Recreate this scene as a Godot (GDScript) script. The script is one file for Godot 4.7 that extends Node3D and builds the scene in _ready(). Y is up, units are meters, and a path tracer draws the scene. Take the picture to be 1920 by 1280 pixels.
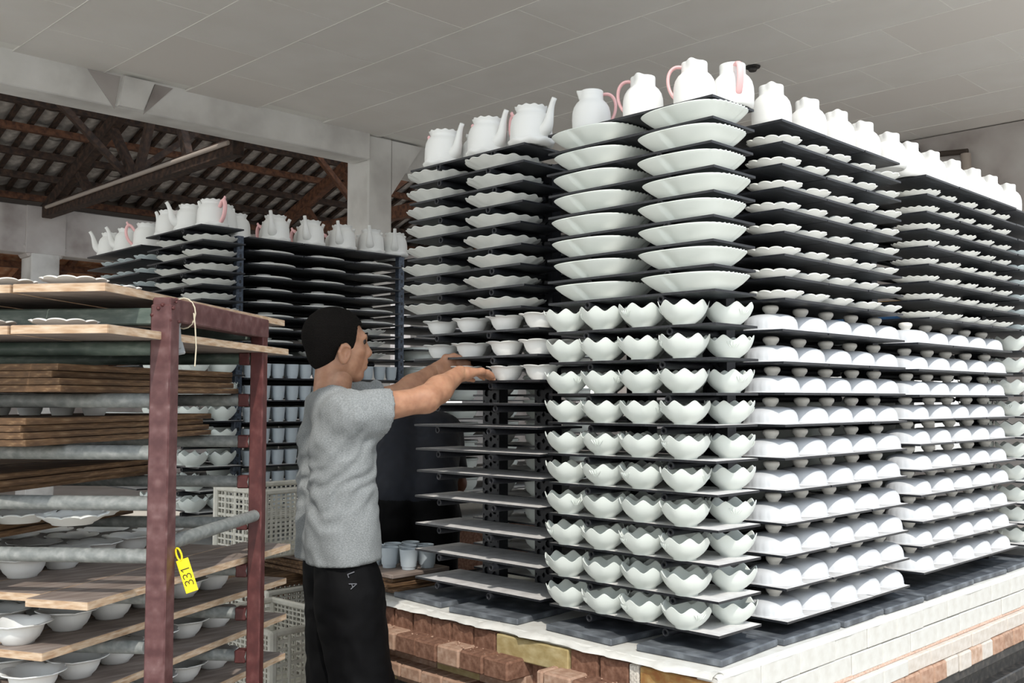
extends Node3D

var rng := RandomNumberGenerator.new()
var used := {}
var protos := {}
var M := {}
const ORD := ["first", "second", "third", "fourth", "fifth", "sixth", "seventh", "eighth", "ninth", "tenth", "eleventh", "twelfth", "thirteenth", "fourteenth", "fifteenth", "sixteenth", "seventeenth", "eighteenth", "nineteenth", "twentieth"]
const NTH := ["first", "second", "third", "fourth", "fifth", "sixth", "seventh", "eighth", "ninth", "tenth", "eleventh", "twelfth", "thirteenth", "fourteenth"]

# ---------------------------------------------------------------- naming helpers
func numbered(n: String) -> String:
	if not used.has(n):
		used[n] = 0
		return n
	used[n] += 1
	return "%s_%03d" % [n, used[n]]

func mi(called: String, mesh: Mesh, mat: Material, parent: Node = null) -> MeshInstance3D:
	var o := MeshInstance3D.new()
	o.mesh = mesh
	if mat: o.material_override = mat
	if parent == null or parent == self:
		o.name = numbered(called)
		add_child(o)
	else:
		o.name = called
		parent.add_child(o, true)
	return o

func tag(o: Node, label: String, category: String, group := "") -> Node:
	if label: o.set_meta("label", label)
	if category: o.set_meta("category", category)
	if group: o.set_meta("group", group)
	return o

func thing(called: String, label: String, category: String, at := Vector3.ZERO, turn := 0.0, group := "") -> Node3D:
	var o := Node3D.new()
	o.name = numbered(called)
	add_child(o)
	o.position = at
	o.rotation.y = turn
	tag(o, label, category, group)
	return o

func struct(called: String, mesh: Mesh, mat: Material, label := "") -> MeshInstance3D:
	var o := mi(called, mesh, mat)
	o.set_meta("kind", "structure")
	if label: o.set_meta("label", label)
	return o

func put(key: String, label: String, category: String, group: String, at: Vector3, turn := 0.0, scl := 1.0) -> Node3D:
	if not protos.has(key):
		var makers := {"lotus_bowl": make_lotus_bowl, "dome_lid": make_dome_lid, "petal_plate": make_petal_plate, "scalloped_plate": make_scalloped_plate, "wavy_plate": make_wavy_plate, "blue_plate": make_blue_plate, "saucer": make_saucer, "platter": make_platter, "flower_bowl": make_flower_bowl, "round_bowl": make_round_bowl, "small_cup": make_small_cup, "pot": make_pot, "cup": make_cup, "flat_lid": make_flat_lid, "teapot": make_teapot, "jug": func(): return make_jug(), "side_jug": make_side_jug, "crate": make_crate}
		protos[key] = makers[key].call()
	var o: Node3D = protos[key].duplicate()
	o.name = numbered(protos[key].name)
	add_child(o)
	o.position = at
	o.rotation.y = turn
	if scl != 1.0: o.scale = Vector3.ONE * scl
	tag(o, label, category, group)
	return o

func proto(called: String) -> Node3D:
	var o := Node3D.new()
	o.name = called
	return o

# ---------------------------------------------------------------- mesh helpers
func arr_mesh(v: PackedVector3Array, n: PackedVector3Array, idx: PackedInt32Array) -> ArrayMesh:
	var a := []
	a.resize(Mesh.ARRAY_MAX)
	a[Mesh.ARRAY_VERTEX] = v
	a[Mesh.ARRAY_NORMAL] = n
	a[Mesh.ARRAY_INDEX] = idx
	var m := ArrayMesh.new()
	m.add_surface_from_arrays(Mesh.PRIMITIVE_TRIANGLES, a)
	return m

func smooth(v: PackedVector3Array, idx: PackedInt32Array) -> ArrayMesh:
	var n := PackedVector3Array()
	n.resize(v.size())
	for t in range(0, idx.size(), 3):
		var a := v[idx[t]]
		var c := (v[idx[t + 2]] - a).cross(v[idx[t + 1]] - a)
		n[idx[t]] += c
		n[idx[t + 1]] += c
		n[idx[t + 2]] += c
	for i in n.size(): n[i] = n[i].normalized()
	return arr_mesh(v, n, idx)

# f(i, j) -> Vector3 ; u wraps when wrap, front outside when u turns x -> z and v goes up
func grid(nu: int, nv: int, f: Callable, wrap := true) -> ArrayMesh:
	var v := PackedVector3Array()
	var idx := PackedInt32Array()
	var cols := nu if wrap else nu + 1
	for j in nv + 1:
		for i in cols: v.append(f.call(i, j))
	for j in nv:
		for i in nu:
			var i2 := (i + 1) % cols
			var a := j * cols + i
			var b := j * cols + i2
			var c := (j + 1) * cols + i2
			var d := (j + 1) * cols + i
			idx.append_array([a, b, c, a, c, d])
	return smooth(v, idx)

# profile: outside bottom -> rim -> inside; warp(theta, j, r, y) -> Vector2(r, y)
func lathe(prof: Array, seg: int, warp: Variant = null) -> ArrayMesh:
	return grid(seg, prof.size() - 1, func(i, j):
		var th: float = TAU * i / seg
		var p: Vector2 = prof[j]
		if warp != null: p = warp.call(th, j, p.x, p.y)
		return Vector3(p.x * cos(th), p.y, p.x * sin(th)))

func sweep(pts: Array, rad: Array, seg := 8, squash := 1.0) -> ArrayMesh:
	var n := pts.size()
	var frames := []
	var up := Vector3.UP
	for j in n:
		var t: Vector3 = (pts[mini(j + 1, n - 1)] - pts[maxi(j - 1, 0)]).normalized()
		if absf(t.dot(up)) > 0.95: up = Vector3.RIGHT if absf(t.x) < 0.9 else Vector3.BACK
		var s := t.cross(up).normalized()
		up = s.cross(t).normalized()
		frames.append([s, up])
	return grid(seg, n + 1, func(i, j):
		var k := clampi(j - 1, 0, n - 1)
		var r: float = rad[mini(k, rad.size() - 1)]
		if j == 0 or j == n + 1: r = 0.0001
		var th: float = -TAU * i / seg
		return pts[k] + frames[k][0] * cos(th) * r * squash + frames[k][1] * sin(th) * r)

func tri(st: SurfaceTool, a: Vector3, b: Vector3, c: Vector3, out: Vector3) -> void:
	var n := (c - a).cross(b - a)
	if n.dot(out) < 0.0:
		var x := b
		b = c
		c = x
		n = -n
	n = n.normalized()
	for p in [a, b, c]:
		st.set_normal(n)
		st.add_vertex(p)

func quad(st: SurfaceTool, a: Vector3, b: Vector3, c: Vector3, d: Vector3, out: Vector3) -> void:
	tri(st, a, b, c, out)
	tri(st, a, c, d, out)

func begin() -> SurfaceTool:
	var st := SurfaceTool.new()
	st.begin(Mesh.PRIMITIVE_TRIANGLES)
	return st

# chamfered box
func cbox(st: SurfaceTool, c: Vector3, s: Vector3, ch := 0.0, b := Basis.IDENTITY) -> void:
	var h := s * 0.5
	var k := h - Vector3.ONE * ch
	var e := [Vector3.RIGHT, Vector3.UP, Vector3.BACK]
	for i in 3:
		var j := (i + 1) % 3
		var l := (i + 2) % 3
		for si in [-1.0, 1.0]:
			var o: Vector3 = e[i] * (h[i] * si)
			quad(st, c + b * (o + e[j] * k[j] + e[l] * k[l]), c + b * (o - e[j] * k[j] + e[l] * k[l]), c + b * (o - e[j] * k[j] - e[l] * k[l]), c + b * (o + e[j] * k[j] - e[l] * k[l]), b * (e[i] * si))
			if ch > 0.0:
				for sj in [-1.0, 1.0]:
					var p: Vector3 = e[i] * (h[i] * si) + e[j] * (k[j] * sj)
					var q: Vector3 = e[i] * (k[i] * si) + e[j] * (h[j] * sj)
					quad(st, c + b * (p + e[l] * k[l]), c + b * (p - e[l] * k[l]), c + b * (q - e[l] * k[l]), c + b * (q + e[l] * k[l]), b * (e[i] * si + e[j] * sj))
	if ch > 0.0:
		for x in [-1.0, 1.0]:
			for y in [-1.0, 1.0]:
				for z in [-1.0, 1.0]:
					tri(st, c + b * Vector3(h.x * x, k.y * y, k.z * z), c + b * Vector3(k.x * x, h.y * y, k.z * z), c + b * Vector3(k.x * x, k.y * y, h.z * z), b * Vector3(x, y, z))

func box(c: Vector3, s: Vector3, ch := 0.0, b := Basis.IDENTITY) -> ArrayMesh:
	var st := begin()
	cbox(st, c, s, ch, b)
	return st.commit()

var box_cache := {}
func cached_box(s: Vector3, ch: float) -> ArrayMesh:
	var key := [s.snapped(Vector3.ONE * 0.001), ch]
	if not box_cache.has(key): box_cache[key] = box(Vector3.ZERO, s, ch)
	return box_cache[key]

func bar(a: Vector3, b: Vector3, w: float, h: float, ch := 0.0) -> ArrayMesh:
	var t := (b - a).normalized()
	var up := Vector3.UP if absf(t.y) < 0.95 else Vector3.RIGHT
	var s := t.cross(up).normalized()
	up = s.cross(t)
	return box((a + b) * 0.5, Vector3(w, h, a.distance_to(b)), ch, Basis(s, up, -t))

func pipe(a: Vector3, b: Vector3, r: float, seg := 12) -> ArrayMesh:
	return sweep([a, a.lerp(b, 0.001), a.lerp(b, 0.999), b], [r * 0.94, r, r, r * 0.94], seg)

# hollow round tube along +x from 0 to len
func hollow(len: float, r: float, bore: float) -> ArrayMesh:
	var prof := [Vector2(0.0001, 0.05), Vector2(bore, 0.05), Vector2(bore, 0.0), Vector2(r - 0.001, 0.0), Vector2(r, 0.001), Vector2(r, len), Vector2(0.0001, len)]
	return grid(14, prof.size() - 1, func(i, j):
		var th: float = -TAU * i / 14
		var p: Vector2 = prof[j]
		return Vector3(p.y, p.x * cos(th), p.x * sin(th)))

# ---------------------------------------------------------------- materials
func mat(key: String, c: Color, rough := 0.7, metal := 0.0) -> StandardMaterial3D:
	var m := StandardMaterial3D.new()
	m.resource_name = key
	m.albedo_color = c
	m.roughness = rough
	m.metallic = metal
	M[key] = m
	return m

func noise_tex(sd: int, freq: float, cols: Array, offs: Array, oct := 5, size := 512, kind := FastNoiseLite.TYPE_SIMPLEX_SMOOTH) -> NoiseTexture2D:
	var n := FastNoiseLite.new()
	n.seed = sd
	n.frequency = freq
	n.noise_type = kind
	n.fractal_octaves = oct
	var g := Gradient.new()
	g.colors = PackedColorArray(cols)
	g.offsets = PackedFloat32Array(offs)
	var t := NoiseTexture2D.new()
	t.width = size
	t.height = size
	t.seamless = true
	t.noise = n
	t.color_ramp = g
	return t

func nmat(key: String, sd: int, freq: float, cols: Array, offs: Array, scl: Vector3, rough := 0.75, world := false, bump := 0.0, metal := 0.0) -> StandardMaterial3D:
	var m := mat(key, Color.WHITE, rough, metal)
	m.albedo_texture = noise_tex(sd, freq, cols, offs)
	m.uv1_triplanar = true
	m.uv1_world_triplanar = world
	m.uv1_scale = scl * 0.5
	if bump > 0.0:
		m.heightmap_enabled = true
		m.heightmap_scale = bump * 0.4
		m.heightmap_texture = noise_tex(sd + 7, freq * 1.2, [Color.BLACK, Color.WHITE], [0.0, 1.0])
	return m

func c8(r: int, g: int, b: int) -> Color:
	return Color8(r, g, b)

func materials() -> void:
	mat("bisque", c8(226, 227, 224), 0.5)
	mat("lidwhite", c8(209, 212, 215), 0.5)
	mat("celadon", c8(226, 232, 226), 0.45)
	mat("plate", c8(232, 234, 229), 0.5)
	mat("bluegrey", c8(184, 194, 200), 0.5)
	mat("paleblue", c8(196, 208, 210), 0.5)
	mat("cream", c8(226, 223, 215), 0.5)
	mat("pink", c8(236, 186, 186), 0.5)
	nmat("sic", 3, 0.02, [c8(22, 23, 26), c8(34, 36, 41), c8(84, 88, 94)], [0.0, 0.62, 1.0], Vector3(1.2, 3.0, 7.0), 0.42)
	nmat("wash", 5, 0.03, [c8(186, 184, 182), c8(206, 204, 202), c8(224, 223, 221)], [0.0, 0.5, 1.0], Vector3(2, 2, 2), 0.8)
	nmat("post", 8, 0.04, [c8(22, 23, 27), c8(35, 37, 43)], [0.2, 0.9], Vector3(6, 6, 6), 0.5)
	nmat("steel", 9, 0.04, [c8(58, 66, 78), c8(92, 102, 116)], [0.2, 0.9], Vector3(6, 6, 6), 0.45, false, 0.0, 0.3)
	nmat("redpaint", 12, 0.045, [c8(72, 38, 38), c8(90, 56, 55), c8(112, 84, 82), c8(164, 146, 143)], [0.25, 0.55, 0.85, 1.0], Vector3(2.4, 1.9, 2.7), 0.5)
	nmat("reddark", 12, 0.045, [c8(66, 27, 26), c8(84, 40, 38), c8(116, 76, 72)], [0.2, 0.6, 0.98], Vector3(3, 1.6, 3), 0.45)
	nmat("pipe", 14, 0.035, [c8(98, 102, 100), c8(124, 127, 124), c8(158, 159, 154)], [0.15, 0.55, 0.95], Vector3(5, 5, 5), 0.5)
	nmat("pipegreen", 15, 0.02, [c8(70, 84, 76), c8(92, 104, 95), c8(150, 156, 148)], [0.15, 0.6, 0.98], Vector3(4, 9, 4), 0.5)
	nmat("board", 17, 0.02, [c8(112, 98, 90), c8(128, 115, 106), c8(148, 137, 130)], [0.15, 0.5, 0.95], Vector3(1.2, 4, 6.0), 0.85)
	nmat("boardedge", 18, 0.03, [c8(160, 128, 98), c8(188, 162, 134), c8(214, 198, 178)], [0.15, 0.5, 0.95], Vector3(3, 14, 3), 0.8)
	nmat("stackboard", 19, 0.025, [c8(66, 46, 28), c8(98, 72, 46), c8(158, 134, 106)], [0.15, 0.6, 0.98], Vector3(1.5, 14, 5), 0.8)
	nmat("brickbrown", 21, 0.03, [c8(100, 68, 52), c8(120, 86, 68), c8(142, 108, 90)], [0.15, 0.5, 0.95], Vector3(5, 5, 5), 0.9, false, 0.1)
	nmat("brickpink", 22, 0.03, [c8(150, 118, 98), c8(168, 137, 116), c8(190, 164, 146)], [0.15, 0.5, 0.95], Vector3(4, 4, 4), 0.9, false, 0.08)
	nmat("brickyellow", 23, 0.02, [c8(156, 138, 92), c8(170, 153, 108), c8(186, 171, 130)], [0.15, 0.5, 0.95], Vector3(3, 5, 3), 0.85, false, 0.2)
	nmat("brickochre", 24, 0.02, [c8(146, 98, 56), c8(156, 120, 70), c8(174, 146, 96)], [0.2, 0.5, 0.9], Vector3(4, 5, 4), 0.85, false, 0.25)
	nmat("bricktan", 25, 0.03, [c8(172, 142, 120), c8(190, 162, 142), c8(206, 184, 168)], [0.15, 0.5, 0.95], Vector3(3, 3, 3), 0.9, false, 0.06)
	nmat("bricktanb", 125, 0.03, [c8(158, 122, 100), c8(176, 142, 120), c8(190, 162, 142)], [0.15, 0.5, 0.95], Vector3(3, 3, 3), 0.9, false, 0.06)
	nmat("brickwhite", 26, 0.02, [c8(202, 200, 193), c8(208, 207, 201), c8(214, 214, 209)], [0.15, 0.5, 0.95], Vector3(3, 3, 3), 0.85, false, 0.12)
	nmat("brickcream", 27, 0.03, [c8(194, 185, 174), c8(202, 194, 184), c8(211, 205, 197)], [0.15, 0.5, 0.95], Vector3(3, 3, 3), 0.9, false, 0.1)
	nmat("mortar", 28, 0.05, [c8(186, 180, 168), c8(226, 222, 212)], [0.1, 0.9], Vector3(5, 5, 5), 0.95, false, 0.6)
	nmat("mortarpink", 29, 0.05, [c8(196, 158, 138), c8(228, 204, 188)], [0.1, 0.9], Vector3(5, 5, 5), 0.95, false, 0.5)
	nmat("baseslab", 31, 0.012, [c8(70, 74, 80), c8(92, 97, 102), c8(128, 134, 140)], [0.2, 0.55, 0.95], Vector3(3, 3, 3), 0.55)
	nmat("darkmetal", 33, 0.03, [c8(38, 38, 38), c8(62, 60, 58), c8(96, 88, 80)], [0.15, 0.6, 0.98], Vector3(3, 3, 3), 0.55)
	nmat("floor", 35, 0.01, [c8(104, 102, 98), c8(126, 124, 119), c8(150, 147, 141)], [0.15, 0.5, 0.9], Vector3(0.7, 0.7, 0.7), 0.75, true)
	nmat("ground", 36, 0.01, [c8(206, 200, 190), c8(226, 221, 212)], [0.15, 0.9], Vector3(0.4, 0.4, 0.4), 0.9, true)
	nmat("ceilpanel", 37, 0.01, [c8(236, 232, 226), c8(242, 239, 234)], [0.1, 0.9], Vector3(0.5, 0.5, 0.5), 0.8, true)
	mat("ceilpanelb", c8(236, 231, 225), 0.8)
	mat("ceilback", c8(248, 246, 240), 0.8)
	nmat("concrete", 39, 0.008, [c8(176, 173, 168), c8(206, 204, 200), c8(222, 220, 216)], [0.1, 0.5, 0.9], Vector3(0.8, 0.8, 0.8), 0.85, true, 0.2)
	nmat("whitepaint", 139, 0.006, [c8(206, 204, 200), c8(228, 227, 223), c8(238, 237, 234)], [0.1, 0.5, 0.9], Vector3(0.8, 0.8, 0.8), 0.8, true)
	nmat("oldwall", 40, 0.006, [c8(146, 137, 132), c8(178, 171, 167), c8(194, 190, 186)], [0.15, 0.5, 0.9], Vector3(0.7, 0.7, 0.7), 0.9, true)
	nmat("tile", 41, 0.02, [c8(146, 140, 134), c8(178, 172, 166), c8(206, 201, 195)], [0.15, 0.5, 0.95], Vector3(1.4, 1.4, 1.4), 0.9)
	nmat("tilered", 42, 0.02, [c8(150, 92, 62), c8(186, 132, 96), c8(204, 170, 140)], [0.15, 0.5, 0.95], Vector3(1.4, 1.4, 1.4), 0.9)
	nmat("timber", 43, 0.02, [c8(34, 25, 20), c8(56, 40, 31), c8(82, 60, 46)], [0.15, 0.5, 0.95], Vector3(2, 2, 2), 0.8, true)
	nmat("timberred", 44, 0.02, [c8(62, 38, 25), c8(92, 58, 38), c8(116, 78, 54)], [0.15, 0.5, 0.95], Vector3(2, 2, 2), 0.8, true)
	mat("conduit", c8(168, 156, 146), 0.6)
	mat("pinkpipe", c8(176, 138, 132), 0.6)
	mat("darkbrown", c8(66, 56, 48), 0.7)
	mat("blue", c8(44, 92, 140), 0.6)
	mat("yellowpaint", c8(206, 164, 48), 0.6)
	nmat("crate", 47, 0.02, [c8(196, 193, 180), c8(222, 219, 208)], [0.2, 0.9], Vector3(3, 3, 3), 0.5)
	var sk := nmat("skin", 50, 0.02, [c8(156, 112, 88), c8(172, 127, 100), c8(184, 140, 112)], [0.1, 0.5, 0.9], Vector3(5, 5, 5), 0.5)
	sk.subsurf_scatter_enabled = true
	sk.subsurf_scatter_strength = 0.12
	nmat("skintan", 51, 0.02, [c8(128, 82, 60), c8(156, 106, 80)], [0.1, 0.9], Vector3(5, 5, 5), 0.55)
	nmat("hair", 52, 0.12, [c8(10, 9, 8), c8(28, 25, 23), c8(96, 88, 82)], [0.3, 0.6, 0.95], Vector3(24, 9, 24), 0.85, false, 1.2)
	M.hair.metallic_specular = 0.2
	nmat("shirt", 53, 0.09, [c8(112, 116, 117), c8(134, 138, 139), c8(160, 164, 164)], [0.2, 0.5, 0.85], Vector3(6, 12, 6), 0.95)
	nmat("trousers", 54, 0.02, [c8(6, 6, 7), c8(11, 11, 13)], [0.2, 0.8], Vector3(4, 4, 4), 0.7).metallic_specular = 0.25
	nmat("navy", 55, 0.02, [c8(12, 16, 26), c8(20, 26, 38)], [0.2, 0.8], Vector3(4, 4, 4), 0.8)
	mat("navyhem", c8(44, 62, 88), 0.8)
	mat("sheen_grey", c8(84, 84, 88), 0.3)  # black print lightened to grey, its sheen put into the colour
	mat("eye", c8(40, 28, 22), 0.2)
	mat("lip", c8(158, 96, 82), 0.5)
	mat("tagyellow", c8(244, 218, 26), 0.5)
	mat("ink", c8(70, 64, 10), 0.6)
	mat("wire", c8(206, 196, 172), 0.6)
	mat("ash", c8(136, 138, 138), 0.6)
	mat("purple", c8(186, 96, 170), 0.7)
	mat("glass", Color(0.9, 0.95, 1.0, 0.12), 0.05).transparency = BaseMaterial3D.TRANSPARENCY_ALPHA

# ---------------------------------------------------------------- ceramics
func shell(prof_out: Array, prof_in: Array) -> Array:
	return prof_out + prof_in

func make_lotus_bowl() -> Node3D:
	var o := proto("lotus_bowl")
	var prof := [Vector2(0.0001, 0.004), Vector2(0.03, 0.004), Vector2(0.032, 0.0), Vector2(0.035, 0.0), Vector2(0.0355, 0.006), Vector2(0.046, 0.014), Vector2(0.058, 0.026), Vector2(0.068, 0.041), Vector2(0.0745, 0.057), Vector2(0.0785, 0.0715), Vector2(0.0788, 0.0725), Vector2(0.0768, 0.0725), Vector2(0.0755, 0.0695), Vector2(0.0705, 0.055), Vector2(0.064, 0.041), Vector2(0.053, 0.025), Vector2(0.038, 0.013), Vector2(0.02, 0.009), Vector2(0.0001, 0.008)]
	var warp := func(th: float, j: int, r: float, y: float) -> Vector2:
		var p := fposmod(th * 8.0 / TAU, 1.0)
		var w := 1.0 - absf(2.0 * p - 1.0)
		w = 0.35 * w + 0.65 * (0.5 - 0.5 * cos(PI * w))
		var k := pow(clampf(y / 0.0725, 0.0, 1.0), 2.6)
		var seam := exp(-pow((p if p < 0.5 else 1.0 - p) / 0.05, 2.0)) * clampf(y / 0.03, 0.0, 1.0)
		return Vector2(r * (1.0 + 0.03 * k * (w - 0.4) - 0.006 * seam), 0.9 * y + k * (w - 0.5) * 0.018)
	mi("bowl_body", lathe(prof, 96, warp), M.celadon, o)
	# the pressed shell mark on one side
	var st := begin()
	for a in 5:
		var th := 0.12 * (a - 2)
		var top := Vector3(cos(th * 1.1) * 0.0765, 0.052, sin(th * 1.1) * 0.0765)
		var low := Vector3(cos(th * 0.35) * 0.0665, 0.0328, sin(th * 0.35) * 0.0665)
		st.append_from(sweep([low, low.lerp(top, 0.5) + Vector3(0.0018, 0, 0), top], [0.0008, 0.0019, 0.0015], 6), 0, Transform3D())
	mi("shell_mark", st.commit(), M.celadon, o)
	return o

func make_dome_lid() -> Node3D:
	var o := proto("dome_lid")
	var prof := [Vector2(0.0001, 0.002), Vector2(0.08, 0.002), Vector2(0.084, 0.0), Vector2(0.0925, 0.0), Vector2(0.093, 0.002), Vector2(0.0905, 0.0032), Vector2(0.0899, 0.0065), Vector2(0.0892, 0.016), Vector2(0.0872, 0.0275), Vector2(0.083, 0.0375), Vector2(0.075, 0.0462), Vector2(0.0615, 0.0526), Vector2(0.043, 0.0562), Vector2(0.022, 0.0575), Vector2(0.0001, 0.058)]
	var warp := func(th: float, j: int, r: float, y: float) -> Vector2:
		var k := clampf(y / 0.008, 0.0, 1.0) * clampf(1.0 - y / 0.056, 0.0, 1.0)
		return Vector2(r * (1.0 - 0.02 * k * pow(1.0 - absf(sin(th * 9.0)), 2.0)), y)
	mi("dome", lathe(prof, 108, warp), M.lidwhite, o)
	var kp := [Vector2(0.0001, 0.0565), Vector2(0.0175, 0.0565), Vector2(0.0172, 0.059), Vector2(0.019, 0.063), Vector2(0.0242, 0.069), Vector2(0.0272, 0.0755), Vector2(0.0266, 0.082), Vector2(0.0225, 0.0862), Vector2(0.0135, 0.0885), Vector2(0.0001, 0.089)]
	mi("knob", lathe(kp, 28), M.cream, o)
	return o

func plate_mesh(r: float, h: float, n: int, amp: float, ripple: float, bead: float, soft := false) -> ArrayMesh:
	var f := r * 0.58
	var prof := [Vector2(0.0001, 0.003), Vector2(f - 0.004, 0.003), Vector2(f - 0.003, 0.0), Vector2(f, 0.0), Vector2(f + 0.003, 0.004), Vector2(r * 0.74, h * 0.38), Vector2(r * 0.88, h * 0.7), Vector2(r, h - bead * 0.6), Vector2(r + bead * 0.5, h), Vector2(r - bead, h + bead * 0.6), Vector2(r * 0.86, h * 0.8), Vector2(r * 0.7, h * 0.46), Vector2(f * 0.9, 0.008), Vector2(f * 0.5, 0.006), Vector2(0.0001, 0.006)]
	var warp := func(th: float, j: int, rr: float, y: float) -> Vector2:
		var k := pow(clampf((rr - f) / (r - f), 0.0, 1.0), 1.4)
		var s := absf(sin(th * n * 0.5))
		var w := (0.5 * cos(th * n) + 0.2 * cos(th * n * 0.5) if soft else pow(s, 0.7) - 0.6)
		return Vector2(rr * (1.0 + amp * k * w), y + k * ripple * w)
	return lathe(prof, n * 8, warp)

func make_petal_plate() -> Node3D:
	var o := proto("petal_plate")
	mi("plate_body", plate_mesh(0.088, 0.026, 11, 0.09, 0.006, 0.005), M.plate, o)
	return o

func make_scalloped_plate() -> Node3D:
	var o := proto("scalloped_plate")
	mi("plate_body", plate_mesh(0.092, 0.024, 18, 0.05, 0.0045, 0.002, true), M.plate, o)
	return o

func make_wavy_plate() -> Node3D:
	var o := proto("wavy_plate")
	mi("plate_body", plate_mesh(0.137, 0.032, 16, 0.03, 0.0055, 0.002, true), M.plate, o)
	return o

func make_blue_plate() -> Node3D:
	var o := proto("petal_plate")
	mi("plate_body", plate_mesh(0.1, 0.026, 10, 0.1, 0.008, 0.005), M.paleblue, o)
	return o

func make_saucer() -> Node3D:
	var o := proto("saucer")
	mi("saucer_body", plate_mesh(0.085, 0.018, 10, 0.06, 0.005, 0.004), M.cream, o)
	return o

func make_platter() -> Node3D:
	var o := proto("divided_platter")
	var prof := [Vector2(0.0001, 0.004), Vector2(0.54, 0.004), Vector2(0.55, 0.0), Vector2(0.585, 0.0), Vector2(0.64, 0.005), Vector2(0.76, 0.016), Vector2(0.87, 0.029), Vector2(0.96, 0.043), Vector2(0.995, 0.05), Vector2(0.998, 0.0525), Vector2(0.985, 0.0535), Vector2(0.95, 0.05), Vector2(0.86, 0.035), Vector2(0.74, 0.021), Vector2(0.6, 0.011), Vector2(0.35, 0.008), Vector2(0.0001, 0.008)]
	var seg := 128
	var m := grid(seg, prof.size() - 1, func(i, j):
		var th: float = TAU * i / seg
		var p: Vector2 = prof[j]
		var cx := cos(th)
		var sz := sin(th)
		var sup := pow(pow(absf(cx), 2.9) + pow(absf(sz), 2.9), -1.0 / 2.9)
		var r := p.x * sup
		# pinch on the -x side a third of the way along, another to the +z side
		for q in [[PI + 0.16, 0.24, 0.2], [PI * 0.5 - 0.42, 0.1, 0.07], [-0.5, 0.1, 0.1]]:
			var d := wrapf(th - q[0], -PI, PI)
			var deep: float = q[2] * exp(-pow(d / (q[1] if d < 0.0 else 0.035), 2.0)) * clampf(p.x / 0.5, 0.0, 1.0) * (1.0 - pow(clampf(p.y / 0.05, 0.0, 1.0), 2.5))
			r *= 1.0 - deep
		# ripples on the shell end
		var e := smoothstep(0.25, 0.7, cx * 0.4 + sz * 0.8) * smoothstep(0.02, 0.05, p.y)
		r *= 1.0 + 0.014 * e * cos(th * 46.0)
		# leaf point towards -z
		r *= 1.0 + 0.06 * exp(-pow(wrapf(th + PI * 0.5 + 0.5, -PI, PI) / 0.3, 2.0)) * p.y / 0.05
		return Vector3(r * cx * 0.135, p.y + 0.0015 * e * cos(th * 46.0), r * sz * 0.158))
	mi("platter_body", m, M.celadon, o)
	return o

func make_flower_bowl() -> Node3D:
	var o := proto("flower_bowl")
	var prof := [Vector2(0.0001, 0.003), Vector2(0.03, 0.003), Vector2(0.031, 0.0), Vector2(0.036, 0.0), Vector2(0.037, 0.004), Vector2(0.047, 0.014), Vector2(0.054, 0.028), Vector2(0.057, 0.04), Vector2(0.064, 0.046), Vector2(0.0745, 0.049), Vector2(0.076, 0.051), Vector2(0.074, 0.0525), Vector2(0.063, 0.05), Vector2(0.053, 0.043), Vector2(0.05, 0.028), Vector2(0.042, 0.013), Vector2(0.025, 0.008), Vector2(0.0001, 0.007)]
	var warp := func(th: float, j: int, r: float, y: float) -> Vector2:
		var k := clampf((r - 0.05) / 0.025, 0.0, 1.0)
		var w := pow(absf(sin(th * 3.0)), 0.6) - 0.65
		return Vector2(r * (1.0 + 0.12 * k * w), y + 0.004 * k * w)
	mi("bowl_body", lathe(prof, 84, warp), M.bisque, o)
	return o

func make_round_bowl() -> Node3D:
	var o := proto("round_bowl")
	var prof := [Vector2(0.0001, 0.003), Vector2(0.03, 0.003), Vector2(0.031, 0.0), Vector2(0.035, 0.0), Vector2(0.036, 0.005), Vector2(0.05, 0.012), Vector2(0.063, 0.028), Vector2(0.071, 0.048), Vector2(0.0745, 0.064), Vector2(0.0735, 0.0655), Vector2(0.072, 0.064), Vector2(0.068, 0.048), Vector2(0.06, 0.03), Vector2(0.046, 0.015), Vector2(0.02, 0.009), Vector2(0.0001, 0.008)]
	mi("bowl_body", lathe(prof, 48), M.celadon, o)
	return o

func make_small_cup() -> Node3D:
	var o := proto("small_dish")
	var prof := [Vector2(0.0001, 0.002), Vector2(0.018, 0.002), Vector2(0.019, 0.0), Vector2(0.022, 0.0), Vector2(0.027, 0.012), Vector2(0.029, 0.026), Vector2(0.03, 0.028), Vector2(0.028, 0.029), Vector2(0.026, 0.025), Vector2(0.022, 0.01), Vector2(0.0001, 0.006)]
	mi("dish_body", lathe(prof, 28), M.bisque, o)
	return o

func make_pot() -> Node3D:
	var o := proto("casserole_pot")
	var prof := [Vector2(0.0001, 0.004), Vector2(0.06, 0.004), Vector2(0.061, 0.0), Vector2(0.066, 0.0), Vector2(0.068, 0.006), Vector2(0.082, 0.018), Vector2(0.089, 0.036), Vector2(0.092, 0.058), Vector2(0.093, 0.063), Vector2(0.098, 0.064), Vector2(0.0985, 0.068), Vector2(0.094, 0.07), Vector2(0.096, 0.074), Vector2(0.094, 0.075), Vector2(0.089, 0.073), Vector2(0.086, 0.055), Vector2(0.078, 0.026), Vector2(0.05, 0.01), Vector2(0.0001, 0.009)]
	mi("pot_body", lathe(prof, 48), M.celadon, o)
	return o

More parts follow.
